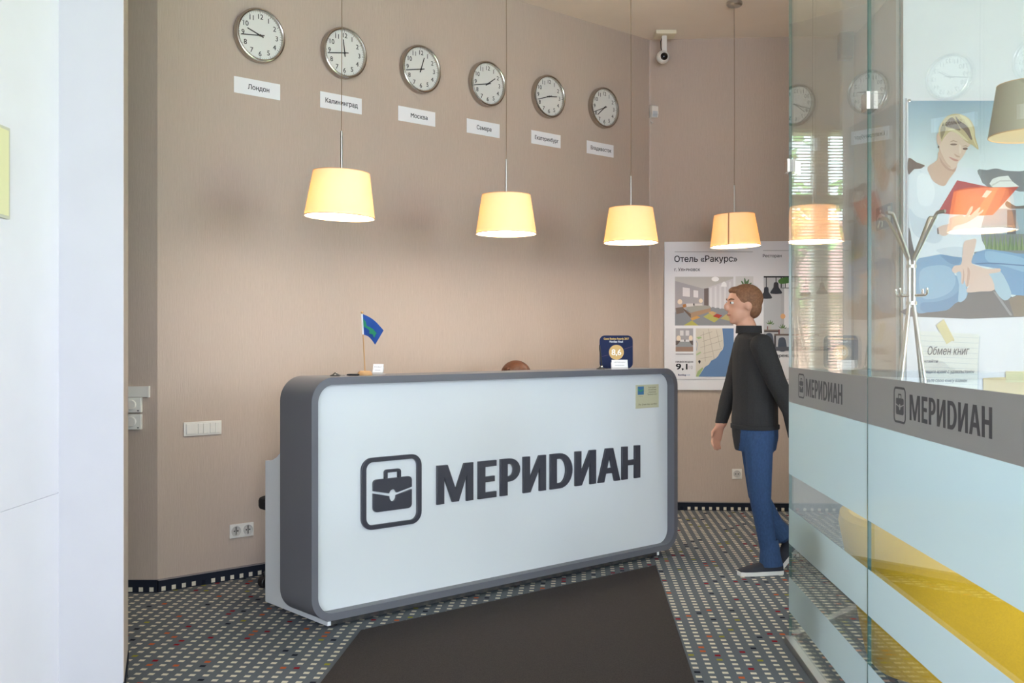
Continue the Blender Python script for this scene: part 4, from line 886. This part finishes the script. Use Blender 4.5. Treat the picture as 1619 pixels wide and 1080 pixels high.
pv((96, 82, 82), [(304, 300), (312, 296), (318, 345), (306, 345)], 0)
pv((228, 198, 184), [(512, 408), (560, 388), (606, 384), (600, 440), (580, 520), (572, 572), (640, 600), (700, 615), (790, 612), (785, 640), (700, 655), (620, 690), (560, 740), (530, 752), (515, 700), (505, 735), (490, 720), (492, 660), (478, 635), (440, 648), (418, 625), (440, 590), (490, 580), (500, 500)])
pv((206, 168, 154), [(540, 600), (560, 640), (545, 740), (530, 745), (538, 660)]); pv((206, 168, 154), [(505, 610), (515, 660), (508, 728), (500, 720), (505, 660)])
# note, tape and a kraft note on the white lower half
pol.append(((208, 212, 216), x4([(160, 205), (586, 232), (575, 420), (572, 900), (160, 900)]))); pol.append(((232, 232, 226), x4([(152, 195), (578, 218), (566, 420), (562, 900), (152, 900)])))
for i in range(11): pol.append(((190, 198, 206), x4([(154, 226 + i * 37), (572, 244 + i * 37), (572, 246 + i * 37), (154, 228 + i * 37)])))
pol.append(((226, 212, 164), x4([(272, 155), (325, 110), (400, 255), (345, 290)]))); pol.append(((206, 190, 140), x4([(385, 262), (400, 252), (396, 270)])))
pol.append(((228, 206, 164), x4([(605, 530), (940, 515), (940, 900), (605, 900)]))); pol.append(((228, 220, 178), x4([(765, 480), (900, 482), (900, 560), (765, 560)])))
prints('printed_pictures', WPOST, wt0, off, wp, pol)
def wtext(px, py, body, size_px, width_px, rgb):
    a, z = WPOST.pix(px, py, off); a2, _ = WPOST.pix(px + width_px, py, off)
    part('lettering', text_mesh('lettering', body, size_px * YP / F / .72, ink(rgb), a - wt0, z, off - 0.009, 'LEFT', 0.004, 0, .25, a2 - a), None, wp)
wtext(1465.5, 561, 'Обмен книг', 13, 66, (88, 92, 100)); wtext(1455, 573.5, 'читайте', 5, 27, (84, 92, 108)); wtext(1453, 590, 'проведите время с удовольствием', 5.5, 86, (84, 92, 108)); wtext(1453, 604, 'оставьте свою книгу взамен', 5.5, 75, (84, 92, 108))

# ================================================================ COAT RACK
rx, ry = (1441 - CX) / F * 4.68, 4.68
rack = thing('coat_rack', 'slim brushed steel coat rack with splayed arms behind the glass', 'coat rack', (rx, ry, 0))
HN = MB
for i in range(4):
    a = math.radians(32 + 90 * i); c, s = math.cos(a), math.sin(a)
    pt = lambda r, z: (c * r, s * r, z)
    part('pole', MB().tube([pt(0.245, 0.012), pt(0.20, 0.30), pt(0.075, 1.12), pt(0.022, 1.44), pt(0.014, 1.49), pt(0.014, 1.69), pt(0.018, 1.705), pt(0.128, 1.893), pt(0.136, 1.902), pt(0.175, 1.904)], 0.0082, 8), steel, rack, 50)
    part('foot_cap', MB().lathe([(0, 0), (0.013, 0), (0.013, 0.018), (0, 0.02)], 12, pt(0.245, 0)), black_plastic, rack)
    part('hook', MB().tube([pt(0.010, 1.533), pt(0.075, 1.533), pt(0.082, 1.54), pt(0.083, 1.565)], 0.006, 8), chrome, rack, 50)
part('collar', MB().lathe([(0, 1.66), (0.022, 1.66), (0.022, 1.675), (0, 1.675)], 16).lathe([(0, 1.49), (0.024, 1.49), (0.024, 1.505), (0, 1.505)], 16), steel, rack)

# ================================================================ YELLOW TUB CHAIR
tcx, tcy = 1.715, 3.93
tub = thing('tub_armchair', 'mustard yellow tub armchair behind the frosted glass partition', 'armchair', (tcx, tcy, 0), math.radians(75))
mustard = grain('mustard_fabric', (214, 168, 32), 220, 0.12, 0.85, 0.2)
def tub_shell():
    mb = MB(); n = 40; prof = [(0.305, 0.065), (0.325, 0.10), (0.425, 0.60), (0.42, 0.635), (0.39, 0.65), (0.345, 0.635), (0.325, 0.60), (0.29, 0.30), (0.28, 0.10), (0.28, 0.065)]
    vs = []; fs = []; kk = len(prof)
    for i in range(n + 1):
        a = math.radians(-52 + 284 * i / n); e = 0.75
        ca, sa = math.cos(a), math.sin(a); q = 1.0 / (abs(ca) ** 2.6 + abs(sa) ** 2.6) ** (1 / 2.6)
        for r, z in prof: vs.append((ca * r * q, sa * r * q, z))
    for i in range(n):
        for j in range(kk): fs.append((i * kk + j, (i + 1) * kk + j, (i + 1) * kk + (j + 1) % kk, i * kk + (j + 1) % kk))
    fs += [tuple(range(kk)), tuple(n * kk + j for j in range(kk - 1, -1, -1))]
    return mb.add(vs, fs)
part('shell', tub_shell(), mustard, tub, 40)
part('seat_base', MB().prism_z(rrect(-0.27, 0.27, -0.34, 0.26, 0.12, 6), 0.065, 0.30), mustard, tub, 35)
part('seat_cushion', MB().prism_z(rrect(-0.272, 0.272, -0.36, 0.26, 0.10, 6), 0.305, 0.43), mustard, tub, 35, 0.0)
for x in (-0.2, 0.2):
    for y in (-0.22, 0.2):
        part('leg', MB().lathe([(0, 0), (0.018, 0), (0.022, 0.065), (0, 0.065)], 12, (x, y, 0)), steel, tub)

# ================================================================ DOORMAT
TL = floor_px(570.7, 999); TR = floor_px(1036.8, 895.6); BR = floor_px(1098, 1080); BL = floor_px(509.6, 1078.8)
def ext(a, b, y): s = (y - a[1]) / (b[1] - a[1]); return (a[0] + (b[0] - a[0]) * s, y)
mat_o = link('doormat', MB().prism_z([ext(TL, BL, 2.7), ext(TR, BR, 2.7), TR, TL], 0.0005, 0.009).mesh('doormat', grain('mat_brown', (52, 44, 41), 260, 0.45, 0.95, 0.6), None, 0.002))
tag(mat_o, 'dark brown carpet mat lying on the dotted floor before the desk', 'doormat')

# ================================================================ OFFICE CHAIRS
def office_chair(x, y, rz, label):
    o = thing('office_chair', label, 'chair', (x, y, 0), rz, 'office chairs behind the desk')
    part('seat', MB().prism_z(rrect(-0.235, 0.235, -0.22, 0.23, 0.09, 8), 0.415, 0.48), black_fabric, o, 40, 0.018)
    part('backrest', MB().prism(rrect(-0.20, 0.20, 0.56, 0.98, 0.09, 8), 0.215, 0.25), black_fabric, o, 40, 0.012)
    part('back_bar', MB().tube([(0, 0.1, 0.41), (0, 0.24, 0.41), (0, 0.275, 0.47), (0, 0.262, 0.75)], 0.014, 8), black_plastic, o)
    part('gas_column', MB().lathe([(0, 0.09), (0.028, 0.09), (0.028, 0.27), (0.018, 0.27), (0.018, 0.415), (0, 0.415)], 20), black_plastic, o)
    for i in range(5):
        a = math.radians(90 + 72 * i); c, s = math.cos(a), math.sin(a)
        part('base_arm', MB().tube([(c * 0.02, s * 0.02, 0.105), (c * 0.25, s * 0.25, 0.075)], [0.024, 0.015], 8), black_plastic, o)
        part('caster', MB().lathe([(0, -0.022), (0.026, -0.022), (0.030, -0.018), (0.030, 0.018), (0.026, 0.022), (0, 0.022)], 18, (c * 0.25, s * 0.25, 0.030), 'x'), black_plastic, o)
        part('caster_stem', MB().tube([(c * 0.25, s * 0.25, 0.055), (c * 0.25, s * 0.25, 0.08)], 0.009, 8), black_plastic, o)
    return o
office_chair(-1.087, 5.492, DESK.rz + math.radians(-82), 'black office chair peeping out behind the left end of the desk')

# ================================================================ PEOPLE
def limb(mb, pts, rs, n=14):
    mb.tube(pts, rs, n)
    for p, r in zip(pts, rs): mb.ell(p, (r, r, r), 12, 8)
def loft(mb, secs, n=20):
    vs = []; fs = []
    for (c, rx_, ry_) in secs:
        for i in range(n):
            a = 2 * math.pi * i / n; vs.append((c[0] + rx_ * math.cos(a), c[1] + ry_ * math.sin(a), c[2]))
    for j in range(len(secs) - 1):
        for i in range(n): fs.append((j * n + i, j * n + (i + 1) % n, (j + 1) * n + (i + 1) % n, (j + 1) * n + i))
    fs += [tuple(range(n - 1, -1, -1)), tuple((len(secs) - 1) * n + i for i in range(n))]
    mb.add(vs, fs)
def hand(mb, w, d, pn, side):
    """palm and five fingers from wrist w, pointing along d, palm normal pn"""
    d = Vector(d).normalized(); pn = Vector(pn); pn = (pn - d * pn.dot(d)).normalized(); lat = d.cross(pn) * side; w = Vector(w)
    for k_ in range(4):
        base = w + lat * (-0.028 + 0.019 * k_); limb(mb, [w + lat * (-0.015 + 0.010 * k_), base + d * 0.085], [0.014, 0.0125])
        L = (0.060, 0.074, 0.070, 0.055)[3 - k_]
        limb(mb, [base + d * 0.085, base + d * (0.085 + L * .5) + pn * 0.010, base + d * (0.085 + L * .85) + pn * 0.030], [0.0098, 0.0092, 0.0085], 8)
    tb = w + lat * 0.028 + d * 0.02
    limb(mb, [tb - lat * 0.01, tb + lat * 0.022 + d * 0.035 + pn * 0.01, tb + lat * 0.026 + d * 0.065 + pn * 0.022], [0.014, 0.011, 0.009], 8)
def head(mb, c, f, hgt=0.225):
    """head centred at c, facing direction f (horizontal unit vector)"""
    f = Vector(f).normalized(); l = Vector((-f.y, f.x, 0)); c = Vector(c); up = Vector((0, 0, 1)); s = hgt / 0.225
    rot = Matrix((f, l, up)).transposed()
    mb.ell(c + up * 0.022 * s - f * 0.008, (0.098 * s, 0.076 * s, 0.093 * s), 20, 14, 0, rot)
    mb.ell(c - up * 0.045 * s + f * 0.022, (0.068 * s, 0.058 * s, 0.070 * s), 18, 12, 0, rot)
    mb.ell(c - up * 0.095 * s + f * 0.060, (0.022 * s, 0.024 * s, 0.018 * s), 12, 8, 0, rot)
    mb.ell(c - up * 0.012 * s + f * 0.098, (0.018 * s, 0.013 * s, 0.026 * s), 12, 8, 0, rot)
    mb.ell(c + up * 0.028 * s + f * 0.080, (0.012 * s, 0.045 * s, 0.010 * s), 12, 8, 0, rot)
    mb.ell(c - up * 0.058 * s + f * 0.083, (0.010 * s, 0.022 * s, 0.008 * s), 12, 8, 0, rot)
    for sd in (-1, 1): mb.ell(c - up * 0.005 * s + l * 0.076 * sd * s - f * 0.005, (0.019 * s, 0.008 * s, 0.032 * s), 10, 8, 0, rot)
def fuse(name, mb, voxel, classify, mats, smooth_it=4):
    me = mb.mesh(name, mats[0]); o = bpy.data.objects.new(name, me); COL.objects.link(o)
    r = o.modifiers.new('r', 'REMESH'); r.mode = 'VOXEL'; r.voxel_size = voxel
    s = o.modifiers.new('s', 'SMOOTH'); s.iterations = smooth_it; s.factor = 0.5
    dg = bpy.context.evaluated_depsgraph_get(); dg.update(); out = bpy.data.meshes.new_from_object(o.evaluated_get(dg)); bpy.data.objects.remove(o); bpy.data.meshes.remove(me)
    out.name = name; out.materials.clear()
    for mm in mats: out.materials.append(mm)
    out.polygons.foreach_set('material_index', [classify(p.center) for p in out.polygons]); out.polygons.foreach_set('use_smooth', [True] * len(out.polygons))
    return out
skin = M('skin', (206, 152, 126), 0.55); jacket = grain('dark_jacket', (44, 42, 42), 160, 0.2, 0.85); jeans = grain('blue_jeans', (46, 70, 106), 120, 0.2, 0.85, 0, (1, 1, 0.5))
hair_m = grain('short_hair', (128, 88, 62), 90, 0.3, 0.7, 0.4)
# ---- walking man, facing left; local origin on the floor under his standing foot
fx, fy = floor_px(1206, 902); kx = F / fy
man = thing('person', 'person in dark jacket and blue jeans walking left past the hotel poster', 'person', (fx, fy, 0))
def q_(px, py, dy=0.0): return ((px - 1206) / kx, dy, H + (CY - py) / kx)
mb = MB(); NEAR, FAR = -0.085, 0.085
limb(mb, [q_(1193, 690, NEAR), q_(1196, 788, NEAR - .01), q_(1212, 880, NEAR)], [0.086, 0.060, 0.046])           # standing leg
limb(mb, [q_(1197, 690, FAR), q_(1204, 785, FAR), q_(1243, 852, FAR)], [0.084, 0.058, 0.044])                   # far leg swinging through behind it
loft(mb, [(q_(1194, 712), .115, .135), (q_(1194, 690), .128, .165), (q_(1193, 665), .13, .17), (q_(1194, 630), .125, .165), (q_(1194, 590), .128, .175), (q_(1192, 555), .118, .19), (q_(1187, 535), .085, .17), (q_(1184, 526), .055, .10)])
limb(mb, [q_(1192, 546, NEAR - .10), q_(1213, 603, NEAR - .125), q_(1234, 646, NEAR - .13), q_(1241, 686, NEAR - .125)], [0.066, 0.056, 0.048, 0.038])
limb(mb, [q_(1188, 546, FAR + .10), q_(1172, 608, FAR + .12), q_(1160, 640, FAR + .11), q_(1150, 672, FAR + .09)], [0.064, 0.054, 0.046, 0.036])
hand(mb, q_(1241.5, 690, NEAR - .125), (0.15, 0, -1), (-1, 0, 0), 1); hand(mb, q_(1149, 676, FAR + .09), (-.35, -.1, -1), (0.6, -1, 0), 1)
limb(mb, [q_(1185, 533), q_(1179, 512)], [0.060, 0.055])
HC = Vector(q_(1175, 482)); head(mb, HC, (-1, -0.12, 0), 0.225)
zj = q_(0, 678)[2]; zn = q_(0, 524)[2]
HN_, HF_ = Vector(q_(1243, 712, NEAR - .125)), Vector(q_(1144, 700, FAR + .08))
def cls(c):
    if c.z > zn and (c - HC).length < 0.2: return 0
    if ((c - HN_).length < 0.125 and c.z < q_(0, 687)[2] and c.y < -0.165) or ((c - HF_).length < 0.13 and c.z < q_(0, 673)[2] and c.x < -0.12): return 0
    if c.z > zj + 0.005 or c.x < -0.15 or (c.y < -0.178 and c.z > 0.6): return 1
    return 2
body = fuse('body', mb, 0.0075, cls, [skin, jacket, jeans]); part('body', body, None, man)
hm = MB(); hm.ell(HC + Vector((0.018, 0, 0.036)), (0.098, 0.083, 0.086), 24, 16); hm.ell(HC + Vector((0.055, 0.004, -0.015)), (0.052, 0.072, 0.066), 20, 12); hm.ell(HC + Vector((-0.042, 0, 0.082)), (0.042, 0.060, 0.024), 16, 10)
part('hair', fuse('hair', hm, 0.006, lambda c: 0, [hair_m], 3), None, man)
FV, LV, UV = Vector((-0.993, -0.119, 0)), Vector((0.119, -0.993, 0)), Vector((0, 0, 1))
for sd in (-1, 1):
    e = part('eye', MB().ell(HC + FV * 0.077 + LV * 0.033 * sd + UV * 0.010, (0.011, 0.012, 0.008), 12, 8), M('eye_white', (230, 226, 220), 0.2), man)
    part('iris', MB().ell(HC + FV * 0.085 + LV * 0.034 * sd + UV * 0.010, (0.005, 0.006, 0.006), 10, 6), M('iris_dark', (48, 34, 28), 0.2), e)
    part('eyebrow', MB().tube([HC + FV * 0.091 + LV * 0.016 * sd + UV * 0.028, HC + FV * 0.086 + LV * 0.036 * sd + UV * 0.033, HC + FV * 0.072 + LV * 0.052 * sd + UV * 0.028], [0.003, 0.0045, 0.003], 8), hair_m, man)
part('mouth', MB().tube([HC + FV * 0.082 + LV * 0.022 - UV * 0.059, HC + FV * 0.0925 - UV * 0.058, HC + FV * 0.082 - LV * 0.022 - UV * 0.059], [0.003, 0.005, 0.003], 8), M('lip', (170, 96, 84), 0.5), man)
collar = MB(); collar.lathe([(0.066, -0.02), (0.075, -0.022), (0.072, 0.022), (0.063, 0.022)], 28, q_(1184, 521), closed=True); part('collar', collar, jacket, man)
part('jacket_hem', MB().lathe([(0.150, -0.012), (0.158, -0.010), (0.158, 0.012), (0.150, 0.014)], 36, closed=True), jacket, man).matrix_local = Matrix.Translation(q_(1193.5, 674)) @ Matrix.Diagonal((0.86, 1.12, 1, 1))
def shoe(parent, ankle, toe_dir, pitch, lift):
    o = bpy.data.objects.new('shoe', None)
    n = 18; up = MB(); sole = MB()
    prof = [(-0.075, .034, .075), (-0.05, .040, .092), (-0.01, .041, .090), (0.05, .043, .068), (0.11, .046, .052), (0.155, .042, .040), (0.178, .028, .028)]
    def outline(sc_): return [(x, w * sc_) for x, w, h in prof] + [(0.186, 0)] + [(x, -w * sc_) for x, w, h in reversed(prof)] + [(-0.086, 0)]
    sole.prism_z(outline(1.06), 0.0, 0.022)
    vs = []; fs = []; m_ = 10
    for x, w, h in prof:
        for i in range(m_ + 1):
            a = math.pi * i / m_; vs.append((x, w * math.cos(a), 0.02 + (h - 0.02) * math.sin(a) ** 0.7))
    for j in range(len(prof) - 1):
        for i in range(m_): fs.append((j * (m_ + 1) + i, j * (m_ + 1) + i + 1, (j + 1) * (m_ + 1) + i + 1, (j + 1) * (m_ + 1) + i))
    fs += [tuple(range(m_, -1, -1)), tuple((len(prof) - 1) * (m_ + 1) + i for i in range(m_ + 1))]
    up.add(vs, fs)
    u = part('shoe', up, M('shoe_navy', (28, 30, 42), 0.7), parent, 60)
    u.matrix_local = Matrix.Translation(ankle) @ Matrix.Rotation(math.atan2(toe_dir[1], toe_dir[0]), 4, 'Z') @ Matrix.Rotation(pitch, 4, 'Y')
    part('sole', sole, M('shoe_sole', (214, 210, 204), 0.6), u, None)
shoe(man, (0.012, NEAR, 0.0), (-1, -0.18), 0.0, 0)
fa = q_(1247, 862, FAR); shoe(man, (fa[0] + 0.05, FAR, fa[2] - 0.06), (-1, -0.1), math.radians(48), 0)
for (x_, z_, y_, tilt) in ((q_(1212, 872)[0], q_(1212, 872)[2] - 0.015, NEAR, 5), (q_(1237, 843)[0], q_(1237, 843)[2], FAR, 48)):
    cu = part('trouser_hem', MB().lathe([(0.050, 0.10), (0.060, 0.0), (0.068, -0.045), (0.062, -0.047), (0.054, 0.0), (0.044, 0.10)], 28, closed=True), jeans, man)
    cu.matrix_local = Matrix.Translation((x_, y_, z_)) @ Matrix.Rotation(math.radians(-tilt * .8), 4, 'Y')

# ---- receptionist seated behind the desk, only the hair shows over the counter
sx_, tx_ = 1.835, 0.82
rp = DESK.w(sx_, tx_)
office_chair(rp[0] + DESK.b[0] * 0.04, rp[1] + DESK.b[1] * 0.04, DESK.rz, 'black office chair with the receptionist sitting on it')
rec = thing('person', 'brown-haired receptionist sitting behind the desk, only hair showing over it', 'person', (rp[0], rp[1], 0), DESK.rz)
mb = MB(); mb2 = MB()
loft(mb, [((0, 0.06, 0.485), .17, .115), ((0, 0.06, 0.58), .16, .11), ((0, 0.03, 0.72), .14, .095), ((0, -0.01, 0.85), .165, .105), ((0, -0.03, 0.93), .15, .085), ((0, -0.035, 0.965), .07, .06)])
for s in (-1, 1):
    limb(mb, [(0.09 * s, 0.05, 0.555), (0.11 * s, -0.32, 0.555), (0.11 * s, -0.30, 0.10)], [0.074, 0.056, 0.042]); limb(mb, [(0.11 * s, -0.30, 0.055), (0.11 * s, -0.43, 0.036)], [0.036, 0.032])
    limb(mb, [(0.16 * s, -0.02, 0.90), (0.21 * s, -0.06, 0.76), (0.13 * s, -0.20, 0.757)], [0.052, 0.044, 0.032]); hand(mb, (0.13 * s, -0.205, 0.757), (-0.1 * s, -1, 0), (0, 0, -0.3), s)
limb(mb, [(0, -0.035, 0.95), (0, -0.06, 1.03)], [0.050, 0.046]); RC = Vector((0, -0.075, 1.085)); head(mb, RC, (0, -1, 0), 0.215)
cream = M('blouse', (214, 208, 200), 0.8); dark = M('dark_trousers', (40, 40, 46), 0.8)
def rcl(c):
    if c.z > 0.985 or (c.y < -0.19 and c.z > 0.70): return 0
    return 2 if c.z < 0.645 else 1
part('body', fuse('body', mb, 0.009, rcl, [skin, cream, dark]), None, rec)
hm = MB(); hm.ell(RC + Vector((0, 0.012, 0.026)), (0.092, 0.104, 0.090), 24, 16); hm.ell(RC + Vector((0, 0.07, -0.05)), (0.066, 0.05, 0.085), 20, 12); hm.ell(RC + Vector((-0.092, 0.0, 0.062)), (0.016, 0.03, 0.016), 12, 8)
part('hair', fuse('hair', hm, 0.006, lambda c: 0, [grain('brown_hair', (98, 58, 36), 60, 0.35, 0.5, 0.4, (1, 3, 1))], 3), None, rec)
for s in (-1, 1): part('eye', MB().ell((0.03 * s, RC.y - 0.086, RC.z + 0.008), (0.012, 0.008, 0.008), 12, 8), M('eye_white'), rec)
